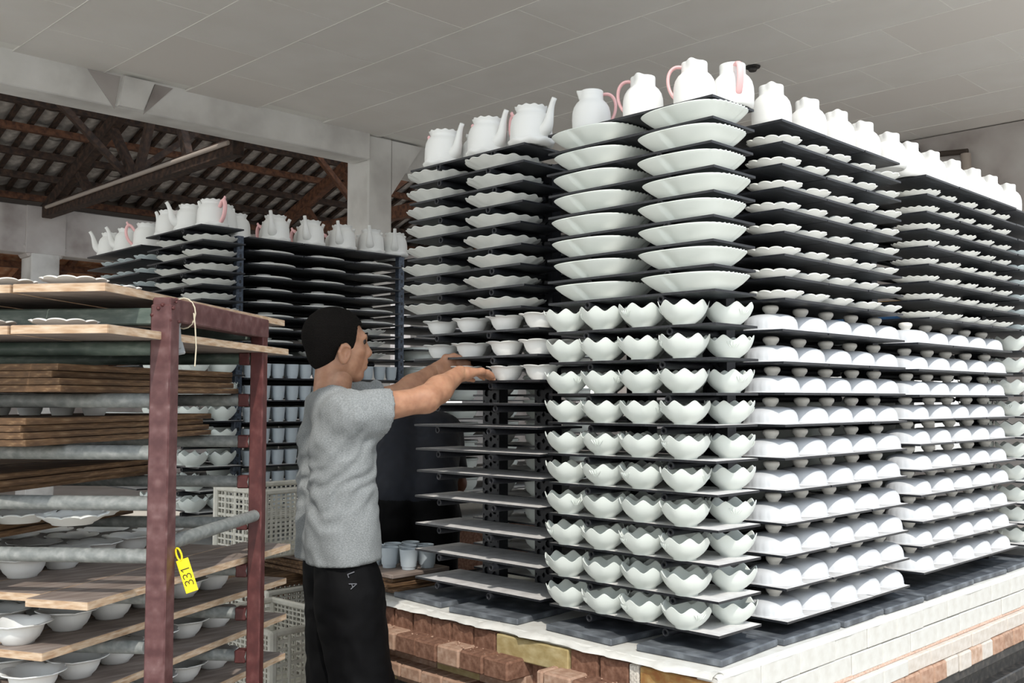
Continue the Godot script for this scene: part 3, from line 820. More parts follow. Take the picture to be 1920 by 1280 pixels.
func build_car(xl: float, xr: float, zf: float, zb: float, front: bool) -> void:
	var car := thing("kiln_car", "brick-topped kiln car under the front stacks, white right face, brown bricks on its left" if front else "brick kiln car under the back stack, behind the grey-shirted man", "kiln car", Vector3(xl, 0, zf))
	var top := 0.642
	var lx := xr - xl
	var lz := zf - zb
	# refractory deck and mortar core (all in the car's own frame: x right from the left face, z back is negative)
	mi("deck", box(Vector3(lx / 2, top - 0.012, -lz / 2), Vector3(lx - 0.004, 0.024, lz - 0.004), 0.006), M.brickwhite, car)
	mi("core", box(Vector3(lx / 2 + 0.01, 0.49, -lz / 2), Vector3(lx - 0.05, 0.27, lz - 0.03)), M.brickbrown, car)
	mi("chassis", box(Vector3(lx / 2 + 0.02, 0.21, -lz / 2), Vector3(lx - 0.02, 0.29, lz - 0.06), 0.006), M.darkmetal, car)
	mi("side_rail", box(Vector3(lx / 2, 0.2, -0.01), Vector3(lx, 0.05, 0.05), 0.005), M.darkmetal, car)
	mi("skirt", box(Vector3(lx / 2, 0.325, 0.004), Vector3(lx, 0.04, 0.03), 0.004), M.darkmetal, car)
	for x in [0.5, 1.9, 3.2]:
		for z in [-0.35, -lz + 0.35]:
			var w := mi("wheel", lathe([Vector2(0.0001, -0.03), Vector2(0.11, -0.03), Vector2(0.115, -0.02), Vector2(0.115, 0.02), Vector2(0.105, 0.03), Vector2(0.0001, 0.03)], 24), M.darkmetal, car)
			w.position = Vector3(x, 0.115, z)
			w.rotation.x = PI / 2
	if not front:
		return
	# left face ----------------------------------------------------------
	var yA := 0.585
	var segs := [[0.0, 0.27, "brickochre"], [0.27, 0.31, "mortar"], [0.31, 0.425, "brickbrown"], [0.43, 0.545, "brickbrown"], [0.55, 0.885, "brickyellow"], [0.89, 1.0, "brickbrown"], [1.005, 1.115, "brickbrown"], [1.12, 1.225, "brickbrown"], [1.23, 1.335, "brickbrown"], [1.34, 1.445, "brickbrown"], [1.45, 1.555, "brickbrown"], [1.56, 1.665, "brickbrown"]]
	for s in segs:
		brick(car, [M[s[2]]], Vector3(0.03, yA - 0.004, -(s[0] + s[1]) / 2.0), Vector3(0.075, 0.074, s[1] - s[0] - 0.004))
	# rough plaster along the top edge
	var fn := FastNoiseLite.new()
	fn.frequency = 8.0
	for f in 2:
		var n := 90
		var len: float = lz if f == 0 else lx
		var m := grid(n, 6, func(i, j):
			var t: float = i / float(n)
			var a: float = PI * j / 6.0
			var rr := 0.013 + 0.012 * fn.get_noise_2d(t * len, 3.0 + f) + 0.006 * fn.get_noise_2d(t * len * 5.0, 9.0 * j)
			var wide := 0.02 + (0.03 if f == 0 else 0.008) * (fn.get_noise_2d(t * len * 0.7, 40.0 + f) + 0.4)
			var q := Vector3(0.012 - cos(a) * wide, top - 0.014 + sin(a) * rr, -t * len) if f == 0 else Vector3(t * len, top - 0.016 + sin(a) * rr, -0.016 + cos(a) * wide)
			return q, false)
		mi("plaster_edge", m, M.brickwhite, car)
	# stepped ledges, with the dark gap between the two walls
	for lv in [[0.535, 0.075, -0.085, 0.0], [0.425, 0.06, -0.06, 0.02]]:
		for r in [[0.0, 0.62], [0.75, 1.68]]:
			var z: float = r[0]
			while z < r[1] - 0.02:
				var w := minf(0.118, r[1] - z)
				brick(car, [M.brickpink, M.brickpink, M.brickpink, M.brickbrown], Vector3(lv[2] + 0.075, lv[0] - 0.012, -(z + w / 2)), Vector3(0.16, lv[1] - 0.01, w - 0.004), 0.006)
				z += 0.118
	for r in [[0.0, 0.62], [0.75, 1.68]]:
		var z: float = r[0]
		while z < r[1] - 0.02:
			var w := minf(0.23, r[1] - z)
			brick(car, [M.brickyellow, M.brickpink], Vector3(0.045, 0.465, -(z + w / 2)), Vector3(0.09, 0.062, w - 0.004))
			brick(car, [M.brickyellow, M.brickpink], Vector3(0.045, 0.375, -(z + w / 2)), Vector3(0.09, 0.05, w - 0.004))
			z += 0.23
	# loose rubble on the ledges
	var rb := begin()
	for i in 60:
		var z := rng.randf_range(0.02, 1.6)
		if z > 0.6 and z < 0.78: continue
		var s := rng.randf_range(0.002, 0.007)
		cbox(rb, Vector3(rng.randf_range(-0.07, -0.02), 0.557 + s * 0.3, -z), Vector3(s * 1.4, s, s), s * 0.3, Basis.from_euler(Vector3(0, rng.randf() * 6, 0)))
	mi("brick_rubble", rb.commit(), M.brickpink, car).set_meta("kind", "stuff")
	# right face ---------------------------------------------------------
	for row in 2:
		var x := -0.0 if row == 0 else -0.115
		while x < lx:
			var x0 := maxf(x, 0.0)
			var w := minf(x + 0.23, lx) - x0
			if w > 0.02: brick(car, [M.brickwhite], Vector3(x0 + w / 2, 0.594 - 0.073 * row, -0.03), Vector3(w - 0.0035, 0.07, 0.075), 0.003)
			x += 0.23
	mi("mortar_bed", box(Vector3(lx / 2, 0.482, -0.02), Vector3(lx, 0.02, 0.05), 0.004), M.mortarpink, car)
	var x := 0.0
	while x < lx:
		brick(car, [M.brickcream, M.brickcream, M.brickwhite], Vector3(x + 0.1, 0.445, -0.02), Vector3(0.197, 0.056, 0.09), 0.004)
		x += 0.2
	x = -0.03
	while x < lx:
		brick(car, [M.bricktan, M.bricktanb, M.bricktan, M.brickpink, M.bricktanb, M.brickcream], Vector3(x + 0.06, 0.381, -0.018), Vector3(0.1145, 0.07, 0.1), 0.006)
		x += 0.12
	# base slabs lying round the edge of the deck
	var i := 0
	for q in [[2.53, 2.88, -1.69, -1.99, 0.06], [2.90, 3.26, -1.68, -2.0, -0.02], [3.27, 3.57, -1.67, -1.98, 0.01], [3.58, 3.90, -1.665, -1.99, -0.01], [3.93, 4.42, -1.67, -2.0, 0.015], [4.44, 4.80, -1.675, -2.0, -0.02], [4.82, 5.25, -1.68, -2.02, 0.02], [2.52, 2.86, -2.06, -2.36, -0.06], [2.50, 2.84, -2.50, -2.83, 0.08], [2.52, 2.86, -2.88, -3.18, -0.05]]:
		var o := mi("base_slab", cached_box(Vector3(q[1] - q[0], 0.022, absf(q[3] - q[2])), 0.004), M.baseslab)
		o.position = Vector3((q[0] + q[1]) / 2, top + 0.0115, (q[2] + q[3]) / 2)
		o.rotation.y = q[4]
		tag(o, ["dark grey base slab at the near corner of the kiln car", "dark base slab under the first dome lids, next to the corner slab", "dark base slab under the middle of the nearer dome lids", "dark base slab where the two lid stacks meet", "large dark base slab under the farther dome lids", "dark base slab second from last along the white face", "dark base slab farthest right along the white face", "dark base slab on the left face under the lotus bowls", "blue-grey base slab under the right half of the empty shelves", "chipped base slab under the left end of the empty shelves"][i], "slab", "slabs on the kiln car deck")
		i += 1

# ---------------------------------------------------------------- stacks on the near car
const YA := [0.725, 0.825, 0.931, 1.033, 1.137, 1.236, 1.342, 1.439, 1.546, 1.649, 1.751, 1.826, 1.901, 1.976, 2.051, 2.126, 2.201, 2.276, 2.341]
func stack_corner() -> void:
	for i in YA.size():
		var y: float = YA[i]
		var what := "lotus bowls" if i < 10 else ("divided platters" if i < 18 else "jugs")
		shelf(2.562, 2.795, -1.705, -2.385, y, "dark kiln shelf under %s, %s shelf up, front corner stack" % [what, ORD[i]], "shelves of the front corner stack")
		var z1 := -1.90 if i % 2 == 0 else -1.87
		tube(2.557, y, z1, 0.31, "black support tube right of two, below the %s shelf up, front corner stack" % ORD[i], "support tubes of the front corner stack")
		tube(2.557, y, -2.2, 0.31, "black support tube left of two, below the %s shelf up, front corner stack" % ORD[i], "support tubes of the front corner stack")
		if i < 10:
			var zs := [-1.838, -1.998, -2.158, -2.318]
			for k in 4:
				put("lotus_bowl", "white lotus bowl, %s from corner on left face, %s shelf up, front corner stack" % [NTH[k], ORD[i]], "bowl", "lotus bowls of the front corner stack", Vector3(2.59 + rng.randf_range(-0.004, 0.004), y, zs[k] + rng.randf_range(-0.0015, 0.0015)), rng.randf() * TAU)
			put("lotus_bowl", "white lotus bowl round the corner beside the dome lids, %s shelf up, front corner stack" % ORD[i], "bowl", "lotus bowls of the front corner stack", Vector3(2.753, y, -1.782), rng.randf() * TAU)
			for k in 3:
				put("lotus_bowl", "white lotus bowl in back row, %s from right, %s shelf up, front corner stack" % [NTH[k], ORD[i]], "bowl", "lotus bowls of the front corner stack", Vector3(2.753, y, -1.95 - 0.165 * k), rng.randf() * TAU)
		elif i < 18:
			put("platter", "white divided platter overhanging the corner, %s shelf up, front corner stack" % ORD[i], "platter", "divided platters of the front corner stack", Vector3(2.665 + rng.randf_range(-0.012, 0.008), y, -1.845 + rng.randf_range(-0.012, 0.008)), rng.randf_range(-0.06, 0.06))
			put("platter", "white divided platter left of the corner one, %s shelf up, front corner stack" % ORD[i], "platter", "divided platters of the front corner stack", Vector3(2.66 + rng.randf_range(-0.006, 0.006), y, -2.215 + rng.randf_range(-0.01, 0.01)), rng.randf_range(-0.05, 0.05))
	var js := [[2.645, -2.255], [2.65, -2.035], [2.65, -1.83], [2.752, -1.755]]
	var jl := ["white jug with spout to the left, leftmost of the jugs on the corner stack", "white jug with pink handle to its left, second from left on the corner stack", "tall-standing white jug nearest the stack corner, pink handle on its left", "white jug with its pink handle facing the camera, on the corner stack"]
	for k in 4:
		put("jug" if k % 3 == 0 else "side_jug", jl[k], "jug", "white jugs along the top of the front stacks", Vector3(js[k][0], 2.3415, js[k][1]), [2.3, -2.83, -2.75, 0.86][k])
	for z in [-1.88, -2.2]:
		holed_post(2.845, z, 0.655, 2.33, "black perforated post behind the lotus bowls, %s" % ("nearest the stack corner" if z > -2.0 else "farther from the stack corner"), "perforated posts of the front stacks")

const YC := [0.733, 0.837, 0.94, 1.046, 1.144, 1.229, 1.322, 1.405, 1.488, 1.578, 1.672, 1.752, 1.83, 1.905, 1.978, 2.056, 2.132, 2.205, 2.277, 2.339]
func stack_left() -> void:
	for i in YC.size():
		var y: float = YC[i]
		var z0 := -2.425 if i < 11 else -2.51
		var z1 := -3.095 if i < 11 else -3.15
		var what := "empty kiln shelf" if i < 8 else ("kiln shelf under flower bowls" if i < 11 else ("kiln shelf under wavy plates" if i < 19 else "kiln shelf under teapots"))
		shelf(2.56, 2.795, z0, z1, y, "dark-bottomed %s, %s shelf up, stack the man loads" % [what, ORD[i] if i < 19 else "topmost"], "shelves of the stack the man loads", 0.008)
		tube(2.552, y, -2.665 if i % 2 == 0 else -2.65, 0.33, "black support tube end, right of two under the %s shelf the man loads" % ORD[i], "support tubes of the stack the man loads")
		tube(2.552, y, -2.955, 0.33, "black support tube end, left of two under the %s shelf the man loads" % ORD[i], "support tubes of the stack the man loads")
		if i >= 8 and i < 11:
			var zs := [-3.02, -2.84, -2.66, -2.485]
			for k in (range(2, 4) if i == 8 else range(0, 4)):
				put("flower_bowl", "small white flower-rimmed bowl, %s from the left, %s shelf up, stack the man loads" % [NTH[k], ORD[i]], "bowl", "flower bowls of the stack the man loads", Vector3(2.63 + rng.randf_range(-0.008, 0.008), y, zs[k]), rng.randf() * TAU)
				if i > 8: put("flower_bowl", "small white flower-rimmed bowl, %s from the left behind the front row, %s shelf up" % [NTH[k], ORD[i]], "bowl", "flower bowls of the stack the man loads", Vector3(2.745, y, zs[k] + 0.08), rng.randf() * TAU)
		elif i >= 11 and i < 19:
			put("wavy_plate", "white wavy-rimmed plate, right of two, %s shelf up, stack the man loads" % ORD[i], "plate", "wavy plates of the stack the man loads", Vector3(2.655 + rng.randf_range(-0.01, 0.01), y, -2.695 + rng.randf_range(-0.015, 0.015)), rng.randf() * TAU, 1.05)
			put("wavy_plate", "white wavy-rimmed plate, left of two, %s shelf up, stack the man loads" % ORD[i], "plate", "wavy plates of the stack the man loads", Vector3(2.665 + rng.randf_range(-0.015, 0.005), y, -3.05 + rng.randf_range(-0.02, 0.01)), rng.randf() * TAU, 1.05)
	var tl := ["white teapot farthest left of three on the stack the man loads", "white teapot in the middle of three on the stack the man loads", "white teapot nearest the jugs on the stack the man loads"]
	var tz := [-3.03, -2.775, -2.545]
	for k in 3:
		put("teapot", tl[k], "teapot", "teapots on the stack the man loads", Vector3(2.645, 2.3395, tz[k]), [-1.7, -1.76, -1.66][k])
	for k in 2:
		put("teapot", "white teapot in the back row, behind the %s of three teapots" % ["left and middle", "middle and right"][k], "teapot", "teapots on the stack the man loads", Vector3(2.74, 2.3395, [-2.905, -2.66][k] - 0.02), 2.2, 0.9)
	for z in [-2.655, -2.945]:
		holed_post(2.85, z, 0.655, 2.32, "black perforated post behind the empty shelves, %s" % ("right of two" if z > -2.8 else "left of two"), "perforated posts of the front stacks")

const YB := [0.713, 0.816, 0.92, 1.022, 1.127, 1.231, 1.338, 1.441, 1.542, 1.647, 1.749, 1.82, 1.893, 1.968, 2.042, 2.114, 2.191, 2.265, 2.338]
const YB2 := [0.744, 0.845, 0.942, 1.044, 1.142, 1.243, 1.34, 1.437, 1.539, 1.644, 1.751, 1.825, 1.898, 1.968, 2.042, 2.112, 2.184, 2.255, 2.332]
func stack_right() -> void:
	for s in 2:
		var Y: Array = YB if s == 0 else YB2
		var nm := "nearer right-face stack" if s == 0 else "farther right-face stack"
		for i in Y.size():
			var y: float = Y[i]
			var x0: float = (2.925 if i < 10 else 2.94) if s == 0 else (3.955 if i < 10 else 4.07)
			var x1: float = (3.84 if i < 10 else 3.83) if s == 0 else (5.0 if i < 10 else 5.1)
			var np := 3 if s == 0 else 3
			for k in np:
				var a := lerpf(x0, x1, k / float(np)) + 0.0025
				var b := lerpf(x0, x1, (k + 1) / float(np)) - 0.0025
				shelf(a, b, -1.69, -2.03, y, "dark kiln shelf piece, %s from the left, %s level up, %s" % [NTH[k], ORD[i], nm], "shelf pieces of the %s" % nm, 0.002)
			if i < 10:
				tube(x0 - 0.03, y, -1.985, x1 - x0 + 0.06, "long black support tube under the %s lid level, %s" % [ORD[i], nm], "support tubes under the lids")
				for k in 5:
					var x := (3.02 + 0.19 * k if s == 0 else 4.06 + 0.21 * k) + rng.randf_range(-0.002, 0.002)
					put("dome_lid", "white ribbed dome lid, %s from left, %s level up, %s" % [NTH[k], ORD[i], nm], "lid", "dome lids of the %s" % nm, Vector3(x, y, -1.79 + rng.randf_range(-0.006, 0.006)), rng.randf() * TAU)
			elif i < 18:
				tube(x0 - 0.03, y, -1.985, x1 - x0 + 0.06, "long black support tube under the %s plate level, %s" % [ORD[i], nm], "support tubes under the plates")
				for k in 5:
					var x := (3.03 + 0.19 * k if s == 0 else 4.17 + 0.205 * k) + rng.randf_range(-0.01, 0.01)
					put("petal_plate" if s == 0 else "scalloped_plate", "white %s plate, %s from left, %s level up, %s" % ["petal-rimmed" if s == 0 else "fine-scalloped", NTH[k], ORD[i], nm], "plate", "plates of the %s" % nm, Vector3(x, y, -1.78 + rng.randf_range(-0.006, 0.006)), rng.randf() * TAU)
	var xs := [3.03, 3.275, 3.49, 3.70, 3.93, 4.11, 4.325, 4.555, 4.79, 5.0, 5.24]
	for k in xs.size():
		put("jug", "white jug with narrow neck, %s from the corner in the row along the right face" % NTH[k], "jug", "white jugs along the top of the front stacks", Vector3(xs[k], 2.339 if k < 4 else (2.3395 if k == 4 else (2.333 if k < 10 else 2.331)), -1.78), 3.56 + rng.randf_range(-0.15, 0.15))
	for x in [3.89, 5.05]:
		holed_post(x, -1.88, 0.655, 2.32, "dark perforated post %s the farther dome lid stack" % ("left of" if x < 4.5 else "right of"), "perforated posts of the front stacks")

const YF := [0.735, 0.835, 0.928, 1.031, 1.138, 1.24, 1.338, 1.441, 1.547, 1.651]
func stack_end() -> void:
	for i in 10:
		var y: float = YF[i]
		tube(5.085, y, -1.985, 0.66, "black support tube, %s level up, far right stack" % ORD[i], "support tubes of the far right stack")
		shelf(5.11, 5.75, -1.69, -2.03, y, "dark kiln shelf under grey lotus bowls, %s level up, far right stack" % ORD[i], "shelves of the far right stack")
		put("lotus_bowl", "greyish lotus bowl at the right picture edge, front row, %s level up" % ORD[i], "bowl", "lotus bowls of the far right stack", Vector3(5.215, y, -1.775), rng.randf() * TAU)
		put("lotus_bowl", "greyish lotus bowl at the right picture edge, second row back, %s level up" % ORD[i], "bowl", "lotus bowls of the far right stack", Vector3(5.2, y, -1.94), rng.randf() * TAU)
	for k in 9:
		var y := 1.75 + 0.0725 * k
		shelf(5.11, 5.75, -1.69, -2.03, y, "thin kiln shelf with pale blue plates, %s of those above the far right bowls" % ORD[k], "shelves of the far right stack")
		if k < 6: put("blue_plate", "pale blue petal plate at the right picture edge, %s plate above the bowls" % ORD[k], "plate", "pale blue plates of the far right stack", Vector3(5.25, y, -1.80), rng.randf() * TAU)

func stack_inside() -> void:
	# what shows in the gaps: the inner columns of the near car
	for i in 19:
		var y: float = YA[i]
		shelf(2.905, 3.14, -2.46, -3.13, y, "shadowed kiln shelf behind the empty shelves, %s level up" % ORD[i], "shelves inside the front stacks")
		shelf(2.94, 3.86, -2.07, -2.43, y, "shadowed kiln shelf behind the nearer dome lids and plates, %s level up" % ORD[i], "shelves inside the front stacks")
		shelf(3.2, 4.9, -2.5, -3.13, y - 0.004, "shadowed kiln shelf deep inside the front stacks, %s level up" % ORD[i], "shelves inside the front stacks")
		if i < 9:
			for k in 2:
				put("pot" if k == 1 else "flower_bowl", "shadowed %s behind the empty shelves, %s level up" % ["casserole pot" if k == 1 else "flower bowl", ORD[i]], "pot" if k == 1 else "bowl", "ware inside the front stacks", Vector3(3.0, y, [-3.06, -2.8][k]), rng.randf() * TAU)
		if i < 10:
			shelf(3.95, 5.02, -2.07, -2.43, y, "shadowed kiln shelf behind the farther dome lids, %s level up" % ORD[i], "shelves inside the front stacks")
			for k in 9:
				put("pot", "white casserole pot behind the dome lids, %s from the left, %s level up" % [NTH[k], ORD[i]], "pot", "casserole pots behind the dome lids", Vector3(3.05 + 0.21 * k + (0.08 if k > 3 else 0.0), y, -2.18), 0.0)

# ---------------------------------------------------------------- the far car
const YD := [0.85, 0.957, 1.078, 1.193, 1.309, 1.434, 1.547, 1.64, 1.705, 1.78, 1.855, 1.93, 2.005, 2.08, 2.155, 2.232, 2.31]
func stack_back() -> void:
	for i in YD.size():
		var y: float = YD[i]
		shelf(2.5, 2.745, -4.72, -5.34, y, "dark kiln shelf, %s level up, corner of the back stack" % ORD[i], "shelves at the corner of the back stack", 0.008)
		tube(2.49, y, -4.9, 0.27, "dark support tube end, right of two, %s level up, corner of the back stack" % ORD[i], "support tubes of the back stack")
		tube(2.49, y, -5.2, 0.27, "dark support tube end, left of two, %s level up, corner of the back stack" % ORD[i], "support tubes of the back stack")
		if i < 7:
			for k in 2:
				put("lotus_bowl", "white lotus bowl %s the blue steel post, %s level up, back stack" % ["second left of" if k == 1 else "just left of", ORD[i]], "bowl", "lotus bowls of the back stack", Vector3(2.665 - 0.155 * k, y, -4.80), rng.randf() * TAU)
			for k in 3:
				put("lotus_bowl", "white lotus bowl behind the red rack, %s from stack corner, %s level up" % [NTH[k], ORD[i]], "bowl", "lotus bowls of the back stack", Vector3(2.54, y, -4.96 - 0.157 * k), rng.randf() * TAU)
		elif i < 16:
			for k in 2:
				put("wavy_plate", "white wavy plate, %s of two, %s level up, corner of the back stack" % ["right" if k == 0 else "left", ORD[i]], "plate", "wavy plates of the back stack", Vector3(2.62, y, -4.86 - 0.31 * k + rng.randf_range(-0.02, 0.02)), rng.randf() * TAU)
	var tp := [[2.6, -5.28, 1.9], [2.6, -5.05, 2.1], [2.61, -4.83, 2.3], [2.72, -4.93, 0.5]]
	for k in 4:
		put("teapot", ["white teapot with pink handle, leftmost on the back stack corner shelf", "white teapot in the middle of the back stack corner shelf", "white teapot with pink handle nearest the corner of the back stack", "white teapot half hidden behind the back stack corner teapot"][k], "teapot", "teapots on the back stack", Vector3(tp[k][0], 2.3105, tp[k][1]), [1.75, 2.9, 1.65, 0.6][k])
	# left of the corner: pale blue plates and two teapots
	for i in 17:
		var y: float = YD[i] - 0.03
		shelf(2.5, 2.8, -5.42, -6.15, y, "dark kiln shelf, %s level up, far left of the back stack" % ORD[i], "shelves at the far left of the back stack", 0.008)
		if i > 9 and i < 16:
			for k in 3:
				put("blue_plate", "bluish petal plate, %s from the right, %s level up, far left of the back stack" % [NTH[k], ORD[i]], "plate", "bluish plates of the back stack", Vector3(2.62, y, -5.52 - 0.22 * k), rng.randf() * TAU)
		elif i < 7 and i > 1:
			for k in 5:
				put("round_bowl", "plain round bowl, %s from the right, %s level up, far left of the back stack" % [NTH[k], ORD[i]], "bowl", "round bowls of the back stack", Vector3(2.575, y, -5.47 - 0.155 * k), 0.0)
	for k in 3:
		put("teapot", ["white teapot with upright spout, far left of the back stack", "white teapot with pink scrolled handle, second from the far left of the back stack", "white teapot third from the far left of the back stack"][k], "teapot", "teapots on the back stack", Vector3(2.62 + 0.0 * k, 2.2805, [-6.08, -5.85, -5.6][k]), [-3.7, -3.7, -0.4][k])
	# the face towards the camera: lids above, cups below
	var YE := [0.83, 0.952, 1.067, 1.183, 1.298, 1.414, 1.533, 1.655, 1.725, 1.795, 1.865, 1.935, 2.005, 2.075, 2.145, 2.215, 2.285]
	for i in YE.size():
		var y: float = YE[i]
		for k in 3:
			if k == 0: tube(2.78, y, -5.08, 1.07, "long dark support tube, %s level up, face of the back stack" % ORD[i], "support tubes of the back stack")
			if k == 0: shelf(2.83, 3.86, -5.19, -5.95, y + 0.012, "shadowed kiln shelf deep inside the back stack, %s level up" % ORD[i], "shelves deep inside the back stack")
			shelf(2.8 + 0.345 * k, 3.14 + 0.345 * k, -4.78, -5.14, y, "dark kiln shelf piece, %s from the left, %s level up, face of the back stack" % [NTH[k], ORD[i]], "shelf pieces on the face of the back stack", 0.003)
		if i < 7:
			for k in 12:
				put("cup", "grey ribbed cup, front row, %s from the left, %s level up, back stack" % [NTH[k], ORD[i]], "cup", "ribbed cups of the back stack", Vector3(2.845 + 0.086 * k + rng.randf_range(-0.004, 0.004), y, -4.825), rng.randf() * TAU)
			if i > 1:
				for k in 4:
					put("cup", "grey ribbed cup, second row, %s from the left, %s level up, back stack" % [NTH[k], ORD[i]], "cup", "ribbed cups of the back stack", Vector3(2.885 + 0.086 * k, y, -4.905), rng.randf() * TAU)
		elif i < 10:
			for k in 3:
				if k == 0 or (i == 9 and k < 2): put("flat_lid", "flat white lid with low knob, %s from the left, %s level up, back stack" % [NTH[k], ORD[i]], "lid", "flat lids of the back stack", Vector3(2.985 + 0.35 * k, y, -4.92), 0.0)
				else: put("scalloped_plate", "white scalloped plate, %s from the left, %s level up, face of the back stack" % [NTH[k], ORD[i]], "plate", "scalloped plates of the back stack", Vector3(2.985 + 0.33 * k, y, -4.88), rng.randf() * TAU, 1.25)
		elif i < 16:
			for k in 3:
				put("flat_lid", "flat white lid with low knob, %s from the left, %s level up, back stack" % [NTH[k], ORD[i]], "lid", "flat lids of the back stack", Vector3(2.985 + 0.35 * k + rng.randf_range(-0.01, 0.01), y, -4.925 + rng.randf_range(-0.01, 0.01)), rng.randf() * TAU)
	# the rest of the back stack, behind the front stacks: only its shelves and shadowed ware show in the gaps
	for i in YE.size():
		var y: float = YE[i]
		shelf(3.95, 5.9, -4.8, -5.4, y, "shadowed kiln shelf, %s level up, back stack seen through the gaps" % ORD[i], "shelves of the back stack seen through the gaps")
		if i < 8:
			for k in 5:
				put("pot", "shadowed pot, %s from the left, %s level up, back stack seen through the gaps" % [NTH[k], ORD[i]], "pot", "shadowed ware of the back stack", Vector3(4.1 + 0.38 * k, y, -4.95), 0.0, 1.15)
			for k in 4:
				put("pot", "shadowed pot behind the grey cups, %s from the left, %s level up, back stack" % [NTH[k], ORD[i]], "pot", "shadowed ware of the back stack", Vector3(2.98 + 0.24 * k, y + 0.012, -5.33), 0.0, 1.1)
	var xs := [2.84, 3.02, 3.25, 3.47, 3.68, 3.86]
	for k in 6:
		put("teapot", "white teapot facing the camera, %s from left above the back stack's flat lids" % NTH[k], "teapot", "teapots on the back stack", Vector3(xs[k], 2.2855, -4.88 if k > 0 else -4.99), -PI / 2 - 0.75 + rng.randf_range(-0.1, 0.1))
		if k > 0: put("teapot", "white teapot in the second row, behind and right of the %s facing teapot" % NTH[k], "teapot", "teapots on the back stack", Vector3(xs[k] + 0.1, 2.2855, -5.07), -PI / 2 + 0.3)
	for q in [[2.773, "left of the grey cups"], [3.87, "right of the grey cups"]]:
		var p := thing("steel_post", "blue-grey steel post of the back stack, %s" % q[1], "post", Vector3(q[0], 0.65, -4.84), 0, "steel posts of the back stack")
		mi("upright", box(Vector3(0, 0.82, 0), Vector3(0.042, 1.64, 0.042), 0.004), M.steel, p)
		var st := begin()
		for j in 34: cbox(st, Vector3(0, 0.06 + 0.046 * j, 0.0212), Vector3(0.012, 0.018, 0.001))
		mi("slots", st.commit(), M.post, p).set_meta("kind", "stuff")

# ---------------------------------------------------------------- the red rack in the foreground
const P1 := Vector3(1.0, 0, -2.045)
const RD := Vector3(0.775, 0, -0.632)
const LD := Vector3(-0.632, 0, -0.775)
func rk(r: float, l: float, y: float) -> Vector3:
	return P1 + RD * r + LD * l + Vector3(0, y, 0)

func board(a: Vector3, b: Vector3, off: float, w: float, top: float, th: float, m: Material, label: String, group: String) -> void:
	# a, b: ends of the right-hand edge on the ground plane; off: how far left this board starts
	var d := Vector3(b.x - a.x, 0, b.z - a.z)
	var len := d.length()
	d /= len
	var left := Vector3(d.z, 0, -d.x)
	if left.dot(LD) < 0: left = -left
	var o := thing("wooden_board", label, "board", a + d * len / 2 + left * (off + w / 2) + Vector3(0, top - th / 2 - a.y, 0), 0, group)
	var bs := Basis(-left, Vector3.UP, -d)
	mi("board_face", box(Vector3.ZERO, Vector3(w - 0.002, th, len), 0.0015, bs), m, o)
	var st := begin()
	for s in [-1.0, 1.0]:
		cbox(st, bs * Vector3(s * (w / 2 - 0.0012), 0, 0), Vector3(0.002, th * 0.9, len * 0.998), 0.0, bs)
		cbox(st, bs * Vector3(0, 0, s * (len / 2 - 0.0002)), Vector3(w * 0.99, th * 0.9, 0.002), 0.0, bs)
	mi("board_edge", st.commit(), M.boardedge if m == M.board else M.stackboard, o)

